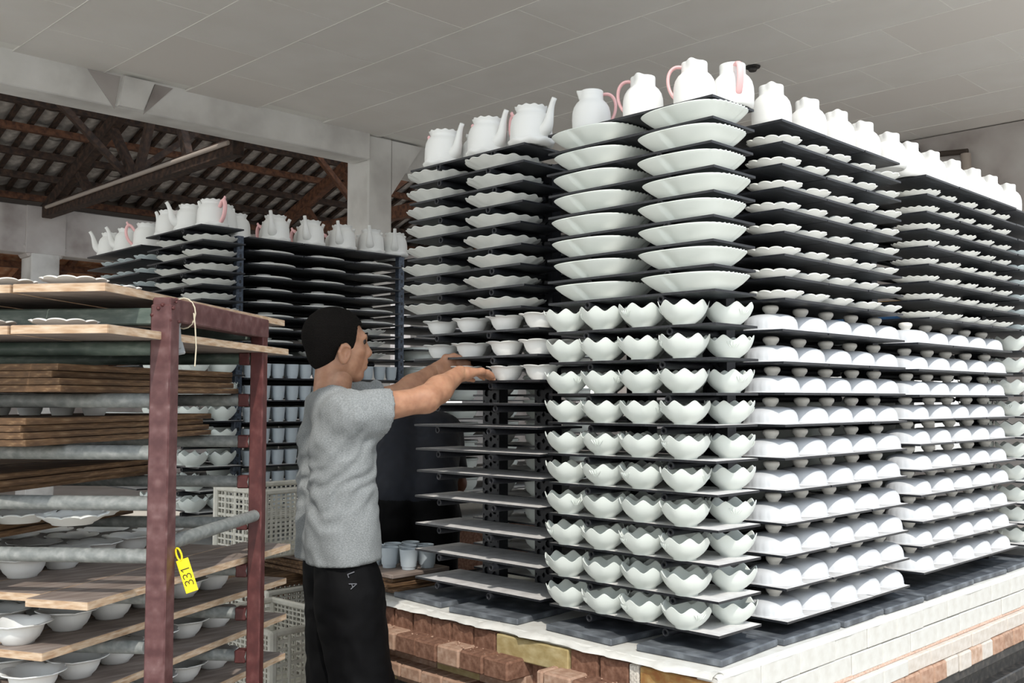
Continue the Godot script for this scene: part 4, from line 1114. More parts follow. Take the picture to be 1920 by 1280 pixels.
func build_rack() -> void:
	var rack := thing("steel_rack", "dark red steel rack with grey pipe rungs in the left foreground", "rack", P1)
	var o0 := P1
	var W := 1.18
	var D := 0.575
	for q in [[0.0, 0.0], [D, 0.0], [0.0, W], [D, W]]:
		var w := 0.045 if q[0] == 0.0 else 0.036
		var bs := Basis(-LD, Vector3.UP, -RD)
		var p := rk(q[0], q[1], 0) - o0
		mi("post", box(p + Vector3(0, 0.81, 0), Vector3(w, 1.62, w), 0.003, bs), M.redpaint if q[0] == 0.0 else M.reddark, rack)
	for l in [0.0, W]:
		mi("top_rail", bar(rk(-0.02, l, 1.61) - o0, rk(D + 0.02, l, 1.61) - o0, 0.04, 0.05, 0.003), M.redpaint, rack)
	for r in [0.0, D]:
		mi("top_bar", bar(rk(r, 0.02, 1.595) - o0, rk(r, W, 1.595) - o0, 0.03, 0.036, 0.003), M.pipegreen, rack)
	var ys := [1.528, 1.417, 1.307, 1.2, 1.09, 0.966, 0.853, 0.742, 0.632, 0.52, 0.41]
	for i in ys.size():
		for r in [0.0, D]:
			var y: float = ys[i]
			var rr: float = r if i < 5 or r > 0.0 else 0.19
			mi("rung", pipe(rk(rr, 0.02 if rr == r else 0.12, y) - o0, rk(rr, W - 0.02, y) - o0, 0.0155), M.pipegreen if i < 1 else M.pipe, rack)
			if r > 0.0: mi("socket", box(rk(r, 0.036, y) - o0, Vector3(0.03, 0.034, 0.034), 0.003, Basis(-LD, Vector3.UP, -RD)), M.reddark, rack)
	mi("end_rung", pipe(rk(0.02, 0.0, 1.112) - o0, rk(D - 0.02, 0.0, 1.112) - o0, 0.0155), M.pipe, rack)
	mi("end_rung", pipe(rk(0.02, 0.0, 0.2) - o0, rk(D - 0.02, 0.0, 0.2) - o0, 0.0155), M.pipe, rack)
	# weld beads on the near corner
	var wd := begin()
	for i in 26:
		var s := rng.randf_range(0.004, 0.009)
		cbox(wd, rk(rng.randf_range(-0.025, 0.03), rng.randf_range(-0.025, 0.02), 1.61 + rng.randf_range(-0.035, 0.024)) - o0, Vector3(s, s, s), s * 0.3, Basis.from_euler(Vector3(rng.randf() * 3, rng.randf() * 3, 0)))
	mi("weld_beads", wd.commit(), M.reddark, rack).set_meta("kind", "stuff")
	# wire tied round the rail, with a grey clip
	var loop := thing("wire_loop", "pale wire loop tied round the top rail of the red rack", "wire", rk(0.085, -0.0, 1.61))
	var lp := []
	for i in 17:
		var a := TAU * i / 16.0
		lp.append(LD * cos(a) * 0.026 + Vector3(0, sin(a) * 0.034, 0) + RD * 0.01 * sin(a * 0.5))
	mi("loop", sweep(lp, [0.0016], 6), M.wire, loop)
	mi("tail", sweep([LD * -0.026, LD * -0.03 + Vector3(0, -0.03, 0), LD * -0.028 + RD * 0.012 + Vector3(0, -0.075, 0), LD * -0.03 + RD * 0.002 + Vector3(0, -0.118, 0)], [0.0016], 6), M.wire, loop)
	var clip := thing("grey_clip", "small grey plastic clip hanging in the top corner of the rack", "clip", rk(0.05, -0.004, 1.545))
	var cs := begin()
	cbox(cs, Vector3(0, 0.008, 0), Vector3(0.02, 0.05, 0.008), 0.003, Basis(-LD, 0.2) )
	cbox(cs, RD * 0.01 + Vector3(0, -0.014, 0), Vector3(0.026, 0.03, 0.007), 0.003, Basis(RD, -0.3))
	mi("clip_body", cs.commit(), M.ash, clip)
	mi("jaw", box(RD * 0.005 + Vector3(0, 0.032, 0), Vector3(0.006, 0.03, 0.006), 0.001, Basis(RD, 0.4)), M.ash, clip)
	# yellow number tag
	var tg := thing("number_tag", "yellow plastic tag numbered 331 hanging on the near red post", "tag", rk(0.02, -0.03, 1.085))
	var cr := Vector3(0.7071, 0, 0.7071)
	var cbk := cr.cross(Vector3.UP)
	var tb := Basis(cr, Vector3.UP, cbk).rotated(cbk, 0.33)
	mi("plate", box(tb * Vector3(0.006, -0.042, 0), Vector3(0.027, 0.072, 0.0022), 0.0008, tb), M.tagyellow, tg)
	var lpt := []
	for i in 13:
		var a := TAU * i / 12.0
		lpt.append(tb * Vector3(0.003 + cos(a) * 0.006, 0.006 + sin(a) * 0.014, 0.002 * cos(a)))
	mi("strap", sweep(lpt, [0.0022], 6), M.tagyellow, tg)
	var tx := TextMesh.new()
	tx.text = "331"
	var sf := SystemFont.new()
	sf.font_names = PackedStringArray(["Droid Sans"])
	tx.font = sf
	tx.font_size = 24
	tx.pixel_size = 0.0011
	tx.depth = 0.0006
	var t3 := mi("number", tx, M.ink, tg)
	t3.transform = Transform3D(tb.rotated(cbk, PI / 2), tb * Vector3(0.006, -0.042, 0.0014))
	# boards -------------------------------------------------------------
	var g := "wooden boards on the red rack"
	var A0 := Vector3(0.845, 0, -1.985)
	var A1 := Vector3(1.63, 0, -2.575)
	var th := 0.018
	var hy := 1.6335
	for k in 4:
		board(A0, A1, 0.205 * k, 0.2, hy + 0.018 - 0.001 * k, th, M.board, ["pale wooden board rightmost on the rack's top level, beside the red rail", "pale wooden board second from the right on the rack's top level", "pale wooden board third from the right on the rack's top level", "pale wooden board at the far left of the rack's top level"][k], g)
	var C0 := Vector3(0.815, 0, -1.90)
	var C1 := Vector3(1.59, 0, -2.49)
	for k in 4:
		board(C0, C1, 0.205 * k, 0.2, 1.5625 - 0.001 * k, th, M.board, ["pale wooden board, rightmost on the rack's second level from the top", "pale wooden board, second from right on the rack's second level from the top", "pale wooden board, third from right on the rack's second level from the top", "pale wooden board, far left on the rack's second level from the top"][k], g)
	# stacks of spare boards on the eye-level rungs
	var S := [[1.4335, 4, 0.12, 0.0, 1.30, -2.23], [1.3235, 4, 0.2, 0.0, 1.28, -2.36], [1.2165, 3, 0.34, 0.0, 1.35, -2.5], [1.1065, 2, 0.42, 0.0, 1.35, -2.55]]
	for i in 4:
		var s: Array = S[i]
		for k in s[1]:
			var e0: Vector3 = Vector3(0.80, 0, -2.06) + Vector3(-0.53, 0, -0.848) * (s[2] + rng.randf_range(-0.015, 0.015) - 0.1)
			var e1: Vector3 = e0 + Vector3(0.848, 0, -0.53) * rng.randf_range(0.7, 0.73)
			for c in 2:
				board(e0, e1, 0.2 * c, 0.196, s[0] + 0.0145 * (k + 1), 0.0135, M.stackboard, "brown spare board, %s in the %s pile, %s pile down the rack" % [["bottom one", "second up", "third up", "topmost"][k], "right-hand" if c == 0 else "left-hand", ["highest", "second", "third", "lowest"][i]], "spare boards stacked on the red rack")
	# loaded levels below
	var lev := [[0.88, -2.118, 1.644, -2.552, 1.0015], [0.83, -2.222, 1.686, -2.637, 0.8885], [0.86, -2.22, 1.704, -2.663, 0.7775], [0.85, -2.21, 1.687, -2.64, 0.6675], [0.86, -2.22, 1.69, -2.65, 0.5555], [0.85, -2.2, 1.68, -2.64, 0.4455]]
	for i in lev.size():
		var q: Array = lev[i]
		var a := Vector3(q[0], 0, q[1])
		var b := Vector3(q[2], 0, q[3])
		var d := (b - a).normalized()
		var left := Vector3(d.z, 0, -d.x)
		if left.dot(LD) < 0: left = -left
		var off := 0.0
		for k in 4:
			var w: float = [0.155, 0.2, 0.2, 0.2][k]
			var aa := a + d * (0.03 * (k % 2) + (0.0 if k == 0 else 0.02))
			board(aa, b + d * [0.0, -0.08, 0.02, -0.03][k], off, w, q[4], 0.018, M.board, "dusty wooden board, %s from the right, %s loaded level down the rack" % [NTH[k], NTH[i]], g)
			off += w + 0.004
		if i > 3: continue
		for k in 6:
			for c in 3:
				if i > 1 and c == 2: continue
				var rowl := (0.35 if i == 0 else 0.115) + 0.152 * c
				var p := a + d * ((0.21 if i == 0 else 0.06) + 0.136 * k - 0.05 * c + rng.randf_range(-0.006, 0.006)) + left * (rowl + rng.randf_range(-0.005, 0.005))
				put("flower_bowl", "white flower-rimmed bowl, %s along, %s row from the right, %s loaded board level" % [NTH[k], NTH[c], NTH[i]], "bowl", "flower bowls on the red rack", Vector3(p.x, q[4] + 0.0005, p.z), rng.randf() * TAU, 0.9)
	# upturned saucers and plates on the upper levels
	var sd := (A1 - A0).normalized()
	var sl := LD
	var n := 0
	for q in [[0.075, 0.11, 1.6525], [0.08, 0.27, 1.6515], [0.23, 0.12, 1.6525], [0.24, 0.28, 1.6515], [0.08, 0.42, 1.6505]]:
		var p: Vector3 = A0 + sd * q[0] + sl * q[1]
		put("saucer", ["cream saucer at the front right of the rack's top board", "cream saucer second along the front of the rack's top boards", "cream saucer behind the front right saucer on the rack's top", "cream saucer behind the second front saucer on the rack's top", "cream saucer at the left picture edge on the rack's top"][n], "saucer", "saucers on top of the red rack", Vector3(p.x, q[2], p.z), n * 1.1, 0.76)
		n += 1
	n = 0
	for q in [[0.12, 0.16], [0.12, 0.34], [0.3, 0.2], [0.3, 0.4]]:
		var p: Vector3 = C0 + sd * q[0] + sl * q[1]
		put("saucer", "cream saucer on the rack's second level, %s from the right front" % NTH[n], "saucer", "saucers on the second level of the red rack", Vector3(p.x, 1.5635, p.z), n * 0.8, 0.76)
		n += 1
	# small dishes standing on a spare board pile
	n = 0
	for q in [0.26, 0.34, 0.42, 0.5]:
		var p := rk(0.2, q, 0)
		put("small_cup", "small white dish on the second pile of spare boards, %s from the right" % NTH[n], "dish", "small dishes on the spare boards", Vector3(p.x, 1.3235 + 0.0585, p.z), 0)
		n += 1
	# flower plates on the lowest pile
	n = 0
	for q in [[0.1, 0.16], [0.12, 0.30], [0.28, 0.2], [0.28, 0.36], [0.44, 0.14], [0.44, 0.3]]:
		var p := rk(q[0] + 0.05, q[1] + 0.12, 0)
		put("petal_plate", "white petal-rimmed dish on the lowest spare-board pile, %s from the front right" % NTH[n], "dish", "petal dishes on the lowest spare boards", Vector3(p.x, 1.1065 + 0.0295, p.z), n, 0.85)
		n += 1

# ---------------------------------------------------------------- crates, and the cups on their boards
func make_crate() -> Node3D:
	var o := proto("plastic_crate")
	var L := 0.52
	var Wd := 0.36
	var H := 0.30
	mi("base", box(Vector3(0, 0.006, 0), Vector3(L - 0.02, 0.012, Wd - 0.02), 0.003), M.crate, o)
	var rim := begin()
	for s in [-1.0, 1.0]:
		cbox(rim, Vector3(0, H - 0.012, s * Wd / 2), Vector3(L + 0.02, 0.024, 0.022), 0.006)
		cbox(rim, Vector3(s * L / 2, H - 0.012, 0), Vector3(0.022, 0.024, Wd), 0.006)
		for t in [-1.0, 1.0]: cbox(rim, Vector3(s * L / 2, H / 2, t * Wd / 2), Vector3(0.03, H, 0.03), 0.008)
	mi("rim", rim.commit(), M.crate, o)
	for s in [-1.0, 1.0]:
		var w := begin()
		for i in 20: cbox(w, Vector3(-L / 2 + L * (i + 0.5) / 20.0, H / 2, s * Wd / 2), Vector3(0.007, H - 0.02, 0.006))
		for j in 15: cbox(w, Vector3(0, 0.012 + (H - 0.03) * j / 14.0, s * Wd / 2), Vector3(L - 0.02, 0.0065, 0.005))
		mi("long_side", w.commit(), M.crate, o)
		var e := begin()
		for i in 6: cbox(e, Vector3(s * L / 2, H / 2, -Wd / 2 + Wd * i / 5.0), Vector3(0.012, H - 0.02, 0.012), 0.003)
		for i in 13: cbox(e, Vector3(s * L / 2, H / 2, -Wd / 2 + Wd * (i + 0.5) / 13.0), Vector3(0.005, H - 0.02, 0.005))
		for j in 11: cbox(e, Vector3(s * L / 2, 0.012 + (H - 0.03) * j / 10.0, 0), Vector3(0.006, 0.007 if j % 3 else 0.012, Wd - 0.02))
		mi("end_side", e.commit(), M.crate, o)
	return o

func build_crates() -> void:
	put("crate", "white slotted plastic crate behind the cups, higher than the other crates", "crate", "white plastic crates", Vector3(2.60, 0.7295, -4.06), 0.06)
	put("crate", "white slotted plastic crate under the boards that carry the cups, upper one", "crate", "white plastic crates", Vector3(2.62, 0.302, -4.02), 0.02)
	put("crate", "white slotted plastic crate under the boards that carry the cups, on the floor", "crate", "white plastic crates", Vector3(2.62, 0.001, -4.02), -0.02)
	put("crate", "white slotted plastic crate, upper of the two stacked between rack and man", "crate", "white plastic crates", Vector3(2.14, 0.302, -3.44), PI / 2 + 0.05)
	put("crate", "white slotted plastic crate, lower of the two stacked between rack and man", "crate", "white plastic crates", Vector3(2.14, 0.001, -3.44), PI / 2 + 0.02)
	var pl := mi("timber_block", box(Vector3(2.62, 0.629, -4.02), Vector3(0.56, 0.05, 0.3), 0.005), M.stackboard)
	tag(pl, "brown timber block between the rear crates and the boards with cups", "block")
	# boards from the crates to the deck
	var g := "boards under the grey cups"
	var n := 0
	for q in [[2.67, -4.24, -3.17, 0.30, 0.6635, 0.02], [2.66, -4.2, -3.2, 0.28, 0.682, -0.02], [2.67, -4.22, -3.21, 0.29, 0.70, 0.025], [2.675, -4.26, -3.19, 0.30, 0.719, 0.0]]:
		var o := thing("wooden_board", "brown worn board under the grey cups beside the man, %s of four" % ["bottom one", "second up", "third up", "topmost"][n], "board", Vector3(q[0], q[4], (q[1] + q[2]) / 2), q[5], g)
		mi("board_face", box(Vector3.ZERO, Vector3(q[3], 0.017, absf(q[1] - q[2])), 0.003), M.board if n == 3 else M.stackboard, o)
		n += 1
	n = 0
	for q in [[2.655, -3.25], [2.74, -3.235], [2.63, -3.345], [2.72, -3.335], [2.79, -3.31], [2.63, -3.44], [2.715, -3.43], [2.795, -3.41], [2.57, -3.83], [2.65, -3.82], [2.59, -3.74], [2.68, -3.73], [2.60, -3.64], [2.69, -3.63]]:
		put("cup", "pale grey cup standing on the worn boards beside the man, %s from the stack end" % NTH[n], "cup", "grey cups on the worn boards", Vector3(q[0], 0.7275 + 0.0005, q[1]), n * 0.7, 1.05)
		n += 1

# ---------------------------------------------------------------- people: smooth bodies from capsules
func cap_d(p: Vector3, a: Vector3, b: Vector3, ra: float, rb: float) -> float:
	var ab := b - a
	var t := clampf((p - a).dot(ab) / maxf(ab.length_squared(), 1e-9), 0.0, 1.0)
	return p.distance_to(a + ab * t) - lerpf(ra, rb, t)

# bones: [a, b, ra, rb]  or ellipsoid ["e", centre, radii, basis] ; subtract with a trailing "-"
func nets(bones: Array, cell: float, k: float, post: Variant = null, pad := 0.03) -> ArrayMesh:
	var lo := Vector3.ONE * 1e9
	var hi := -lo
	for b in bones:
		if b[0] is String:
			if b[0] == "s": continue
			var m := maxf(b[2].x, maxf(b[2].y, b[2].z))
			lo = lo.min(b[1] - Vector3.ONE * m)
			hi = hi.max(b[1] + Vector3.ONE * m)
		else:
			lo = lo.min(b[0] - Vector3.ONE * b[2]).min(b[1] - Vector3.ONE * b[3])
			hi = hi.max(b[0] + Vector3.ONE * b[2]).max(b[1] + Vector3.ONE * b[3])
	lo -= Vector3.ONE * pad
	hi += Vector3.ONE * pad
	var nx := int((hi.x - lo.x) / cell) + 2
	var ny := int((hi.y - lo.y) / cell) + 2
	var nz := int((hi.z - lo.z) / cell) + 2
	var F := PackedFloat32Array()
	F.resize(nx * ny * nz)
	F.fill(1.0)
	for b in bones:
		var mode := 0
		var bl: Vector3
		var bh: Vector3
		if b[0] is String:
			mode = 2 if b[0] == "s" else 1
			var m := maxf(b[2].x, maxf(b[2].y, b[2].z)) + k + cell * 2
			bl = b[1] - Vector3.ONE * m
			bh = b[1] + Vector3.ONE * m
		else:
			var m: float = maxf(b[2], b[3]) + k + cell * 2
			bl = b[0].min(b[1]) - Vector3.ONE * m
			bh = b[0].max(b[1]) + Vector3.ONE * m
		var i0 := Vector3i(((bl - lo) / cell).floor()).clamp(Vector3i.ZERO, Vector3i(nx - 1, ny - 1, nz - 1))
		var i1 := Vector3i(((bh - lo) / cell).ceil()).clamp(Vector3i.ZERO, Vector3i(nx - 1, ny - 1, nz - 1))
		var inv := Basis.IDENTITY
		if mode > 0 and b.size() > 3: inv = b[3].inverse()
		for z in range(i0.z, i1.z + 1):
			for y in range(i0.y, i1.y + 1):
				var at := (z * ny + y) * nx
				for x in range(i0.x, i1.x + 1):
					var p := lo + Vector3(x, y, z) * cell
					var d: float
					if mode == 0:
						d = cap_d(p, b[0], b[1], b[2], b[3])
					else:
						var q: Vector3 = inv * (p - b[1])
						var r: Vector3 = b[2]
						var k0 := (q / r).length()
						d = k0 * (k0 - 1.0) / maxf((q / (r * r)).length(), 1e-6)
					var f := F[at + x]
					if mode == 2:
						var kk := 0.006
						var h2 := maxf(kk - absf(f + d), 0.0) / kk
						F[at + x] = maxf(f, -d) + h2 * h2 * kk * 0.25
					else:
						var h := maxf(k - absf(f - d), 0.0) / k
						F[at + x] = minf(f, d) - h * h * k * 0.25
	if post != null:
		for z in nz:
			for y in ny:
				for x in nx:
					var at := (z * ny + y) * nx + x
					if F[at] < 0.06: F[at] = post.call(lo + Vector3(x, y, z) * cell, F[at])
	var id := PackedInt32Array()
	id.resize(nx * ny * nz)
	id.fill(-1)
	var V := PackedVector3Array()
	var offs := [0, 1, nx, nx + 1, nx * ny, nx * ny + 1, nx * ny + nx, nx * ny + nx + 1]
	var E := [[0, 1], [2, 3], [4, 5], [6, 7], [0, 2], [1, 3], [4, 6], [5, 7], [0, 4], [1, 5], [2, 6], [3, 7]]
	var cp := []
	for c in 8: cp.append(Vector3(c & 1, (c >> 1) & 1, (c >> 2) & 1))
	for z in nz - 1:
		for y in ny - 1:
			for x in nx - 1:
				var at := (z * ny + y) * nx + x
				var s := F[at] < 0.0
				var any := false
				for c in range(1, 8):
					if (F[at + offs[c]] < 0.0) != s:
						any = true
						break
				if not any: continue
				var sum := Vector3.ZERO
				var cnt := 0
				for e in E:
					var fa := F[at + offs[e[0]]]
					var fb := F[at + offs[e[1]]]
					if (fa < 0.0) != (fb < 0.0):
						sum += cp[e[0]].lerp(cp[e[1]], fa / (fa - fb))
						cnt += 1
				id[at] = V.size()
				V.append(lo + (Vector3(x, y, z) + sum / cnt) * cell)
	var I := PackedInt32Array()
	var st3 := [1, nx, nx * ny]
	for z in range(1, nz - 1):
		for y in range(1, ny - 1):
			for x in range(1, nx - 1):
				var at := (z * ny + y) * nx + x
				var s := F[at] < 0.0
				for ax in 3:
					if (F[at + st3[ax]] < 0.0) == s: continue
					var u: int = st3[(ax + 1) % 3]
					var w: int = st3[(ax + 2) % 3]
					var a := id[at]
					var b := id[at - u]
					var c := id[at - u - w]
					var d := id[at - w]
					if a < 0 or b < 0 or c < 0 or d < 0: continue
					if s: I.append_array([a, c, b, a, d, c])
					else: I.append_array([a, b, c, a, c, d])
	return smooth(V, I)

const FD := Vector3(0.934, 0, 0.357)
const SD := Vector3(-0.357, 0, 0.934)
func cv(u: float, v: float, d: float) -> Vector3:   # a point measured from the man's own spot, depth d metres ahead of where the photographer stands
	var x := (u - 960.0) / 1900.0
	var y := -(v - 640.0) / 1900.0
	var th := atan(108.0 / 1900.0)
	var up := y * cos(th) + sin(th)
	var f := cos(th) - y * sin(th)
	return Vector3(0.70711 * (x + f), up, 0.70711 * (x - f)) * (d / f) + Vector3(0, 1.42, 0)

func finger(root: Vector3, mid: Vector3, mid2: Vector3, tip: Vector3, r: float) -> Array:
	return [[root, mid, r * 1.05, r], [mid, mid2, r, r * 0.92], [mid2, tip, r * 0.92, r * 0.78]]

func build_man() -> void:
	var O := Vector3(2.0, 0, -2.81)
	var man := thing("person", "man in grey t-shirt and black trousers reaching both arms into the shelves", "person", O)
	var L := func(f: float, y: float, s: float) -> Vector3: return FD * f + SD * s + Vector3(0, y, 0)
	# joints, all relative to O
	var sr: Vector3 = L.call(0.0, 1.378, 0.165)
	var er: Vector3 = Vector3(2.20, 1.42, -2.605) - O
	var wr: Vector3 = Vector3(2.405, 1.512, -2.665) - O
	var sl: Vector3 = L.call(0.03, 1.40, -0.16)
	var el: Vector3 = Vector3(2.33, 1.43, -2.905) - O
	var wl: Vector3 = Vector3(2.50, 1.525, -2.925) - O
	var hip_r: Vector3 = L.call(0.01, 0.90, 0.09)
	var hip_l: Vector3 = L.call(0.02, 0.90, -0.09)
	var kn_r: Vector3 = L.call(0.05, 0.49, 0.105)
	var kn_l: Vector3 = L.call(0.02, 0.49, -0.10)
	var an_r: Vector3 = L.call(-0.02, 0.085, 0.11)
	var an_l: Vector3 = L.call(-0.0, 0.085, -0.10)
	var nk: Vector3 = L.call(-0.035, 1.42, 0.0)
	var hd: Vector3 = L.call(-0.012, 1.605, 0.0)
	var body := [
		[nk, L.call(-0.012, 1.535, 0.0), 0.062, 0.056],
		[L.call(-0.02, 1.36, 0.11), L.call(-0.02, 1.36, -0.11), 0.07, 0.07],
		[L.call(-0.005, 1.26, 0.075), L.call(-0.01, 1.0, 0.06), 0.09, 0.075],
		[L.call(-0.005, 1.26, -0.075), L.call(-0.01, 1.0, -0.06), 0.09, 0.075],
		[hip_r, L.call(-0.01, 1.0, 0.06), 0.07, 0.075], [hip_l, L.call(-0.01, 1.0, -0.06), 0.07, 0.075],
		[sr, er, 0.053, 0.041], [er, er.lerp(wr, 0.35), 0.041, 0.042], [er.lerp(wr, 0.35), wr, 0.042, 0.028],
		[sl, el, 0.053, 0.041], [el, el.lerp(wl, 0.35), 0.041, 0.042], [el.lerp(wl, 0.35), wl, 0.042, 0.028],
		[hip_r, kn_r, 0.075, 0.058], [kn_r, an_r, 0.056, 0.04], [hip_l, kn_l, 0.075, 0.058], [kn_l, an_l, 0.056, 0.04]]
	var st := begin()
	st.append_from(nets(body, 0.0115, 0.035), 0, Transform3D())
	# head
	var hb := Basis(FD, Vector3.UP, SD)
	var H := func(f: float, y: float, s: float) -> Vector3: return hd + hb * Vector3(f, y, s)
	var head := [
		["e", H.call(-0.014, 0.022, 0), Vector3(0.098, 0.09, 0.076), hb],
		["e", H.call(0.03, -0.03, 0), Vector3(0.062, 0.092, 0.062), hb],
		[H.call(0.0, -0.07, 0.046), H.call(0.06, -0.103, 0.012), 0.022, 0.017], [H.call(0.0, -0.07, -0.046), H.call(0.06, -0.103, -0.012), 0.022, 0.017],
		[H.call(0.068, -0.106, 0.006), H.call(0.068, -0.106, -0.006), 0.0175, 0.0175],
		[H.call(0.086, 0.012, 0), H.call(0.107, -0.026, 0), 0.008, 0.0105], [H.call(0.1, -0.034, 0.009), H.call(0.1, -0.034, -0.009), 0.0085, 0.0085],
		[H.call(0.078, 0.026, 0.034), H.call(0.084, 0.026, 0.006), 0.0115, 0.011], [H.call(0.078, 0.026, -0.034), H.call(0.084, 0.026, -0.006), 0.0115, 0.011],
		["e", H.call(0.058, -0.022, 0.043), Vector3(0.022, 0.02, 0.018), hb], ["e", H.call(0.058, -0.022, -0.043), Vector3(0.022, 0.02, 0.018), hb],
		[H.call(0.09, -0.062, 0.012), H.call(0.09, -0.062, -0.012), 0.009, 0.009], [H.call(0.088, -0.077, 0.011), H.call(0.088, -0.077, -0.011), 0.0085, 0.0085],
		[H.call(-0.02, -0.08, 0), H.call(-0.025, -0.15, 0), 0.055, 0.056],
		["s", H.call(0.096, 0.007, 0.033), Vector3(0.018, 0.011, 0.017), hb], ["s", H.call(0.096, 0.007, -0.033), Vector3(0.018, 0.011, 0.017), hb],
		["s", H.call(0.104, -0.0695, 0), Vector3(0.012, 0.0022, 0.022), hb]]
	st.append_from(nets(head, 0.0042, 0.018), 0, Transform3D())
	# ears
	for s in [1.0, -1.0]:
		var eb: Basis = hb * Basis.from_euler(Vector3(0, s * 0.04, -0.16))
		var C: Vector3 = H.call(0.002, -0.034, s * 0.079)
		var ear := [["e", C, Vector3(0.022, 0.034, 0.0075), eb], ["e", C + eb * Vector3(0.002, -0.024, 0), Vector3(0.0115, 0.0125, 0.0065), eb],
			[C + eb * Vector3(0.012, 0.02, s * 0.004), C + eb * Vector3(-0.012, 0.022, s * 0.005), 0.0042, 0.0046], [C + eb * Vector3(-0.012, 0.022, s * 0.005), C + eb * Vector3(-0.0185, 0.0, s * 0.005), 0.0046, 0.0044], [C + eb * Vector3(-0.0185, 0.0, s * 0.005), C + eb * Vector3(-0.008, -0.024, s * 0.003), 0.0044, 0.004],
			["s", C + eb * Vector3(0.004, 0.002, s * 0.008), Vector3(0.011, 0.018, 0.009), eb], [C + eb * Vector3(0.014, -0.004, s * 0.001), C + eb * Vector3(0.014, -0.012, s * 0.002), 0.005, 0.004]]
		st.append_from(nets(ear, 0.0024, 0.006, null, 0.012), 0, Transform3D())
	# right hand: palm down over a bowl, fingers reaching to the right
	var fw: Vector3 = Vector3(0.97, -0.05, -0.04).normalized()
	var side := Vector3(-0.05, 0.0, -0.99).normalized()   # towards the thumb
	var kn := wr + fw * 0.088 + Vector3(0, 0.012, 0)
	var hand := [[wr - (wr - er).normalized() * 0.025, wr + fw * 0.03, 0.0275, 0.026]]
	for k in 4:
		var o := (1.5 - k) * 0.0195
		var base: Vector3 = kn + side * -o * -1.0 + fw * [-0.004, 0.004, 0.002, -0.008][k]
		hand.append([wr + fw * 0.02 + side * (o * 0.6), base, 0.018, 0.0115])
		var ln: float = [0.072, 0.08, 0.074, 0.058][k]
		var m1: Vector3 = base + (fw + Vector3(0, -0.12, 0) + side * o * 2.2).normalized() * ln * 0.5
		var m2: Vector3 = m1 + (fw + Vector3(0, -0.42, 0) + side * o * 2.2).normalized() * ln * 0.3
		var tp: Vector3 = m2 + (fw + Vector3(0, -0.6, 0) + side * o * 1.5).normalized() * ln * 0.26
		hand.append_array(finger(base, m1, m2, tp, 0.0088))
	var th0 := wr + fw * 0.028 + side * 0.024 - Vector3(0, 0.008, 0)
	hand.append_array(finger(th0, th0 + (fw * 0.75 + side * 0.5 + Vector3(0, -0.02, 0)).normalized() * 0.042, th0 + (fw * 0.9 + side * 0.42 + Vector3(0, -0.06, 0)).normalized() * 0.07, th0 + (fw + side * 0.3 + Vector3(0, -0.1, 0)).normalized() * 0.095, 0.0102))
	st.append_from(nets(hand, 0.0032, 0.011, null, 0.015), 0, Transform3D())
	# left hand: raised on edge, holding a small bowl
	var fl: Vector3 = Vector3(0.86, 0.12, 0.30).normalized()
	var upl := Vector3(-0.1, 0.9, -0.2).normalized()
	var hl := [[wl, wl + fl * 0.03, 0.026, 0.025]]
	for k in 4:
		var o := (1.5 - k) * 0.0185
		var base: Vector3 = wl + fl * 0.082 + upl * o
		hl.append([wl + fl * 0.018 + upl * o * 0.6, base, 0.017, 0.011])
		var ln: float = [0.068, 0.076, 0.07, 0.055][k]
		var inn := Vector3(0.25, -0.3, 0.9).normalized()
		var m1: Vector3 = base + (fl + inn * 0.25).normalized() * ln * 0.5
		var m2: Vector3 = m1 + (fl + inn * 0.8).normalized() * ln * 0.3
		hl.append_array(finger(base, m1, m2, m2 + (fl * 0.6 + inn).normalized() * ln * 0.26, 0.0085))
	var tl0 := wl + fl * 0.03 + upl * 0.024
	hl.append_array(finger(tl0, tl0 + (fl + upl * 0.7).normalized() * 0.04, tl0 + (fl + upl * 0.45 + Vector3(0, 0, 0.3)).normalized() * 0.068, tl0 + (fl + upl * 0.25 + Vector3(0, 0, 0.5)).normalized() * 0.09, 0.01))
	st.append_from(nets(hl, 0.0034, 0.011, null, 0.015), 0, Transform3D())
	mi("body", st.commit(), M.skin, man)
	for s in [1.0, -1.0]:
		var e := SphereMesh.new()
		e.radius = 0.0115
		e.height = 0.023
		mi("eye", e, M.eye, man).position = H.call(0.077, 0.008, s * 0.032)
	# eyebrows
	for s in [1.0, -1.0]:
		mi("eyebrow", sweep([H.call(0.0955, 0.031, s * 0.012), H.call(0.0925, 0.036, s * 0.028), H.call(0.081, 0.034, s * 0.045)], [0.0028, 0.0036, 0.002], 8, 0.8), M.hair, man)
	# hair: a close crop that follows the skull
	var hn := FastNoiseLite.new()
	hn.frequency = 140.0
	var inv := hb.inverse()
	var hair := [["e", H.call(-0.016, 0.026, 0), Vector3(0.107, 0.099, 0.084), hb], ["e", H.call(-0.052, -0.04, 0), Vector3(0.05, 0.052, 0.058), hb]]
	mi("hair", nets(hair, 0.0042, 0.02, func(p, d):
		var q: Vector3 = inv * (p - hd)
		var low := 0.0
		if q.x < -0.032: low = -0.09
		elif q.x < -0.016: low = lerpf(-0.09, -0.012, (q.x + 0.032) / 0.016)
		elif q.x < 0.014: low = -0.012
		elif q.x < 0.036: low = -0.03
		else: low = lerpf(-0.03, 0.064 - 0.1 * q.z * q.z / 0.07, clampf((q.x - 0.036) / 0.016, 0.0, 1.0))
		var cut: float = low - q.y
		return maxf(d + 0.0016 * hn.get_noise_3dv(p), cut * 0.8)), M.hair, man)
	# t-shirt
	var fn := FastNoiseLite.new()
	fn.frequency = 5.0
	fn.fractal_octaves = 2
	var slv_r := sr.lerp(er, 0.42)
	var slv_l := sl.lerp(el, 0.62)
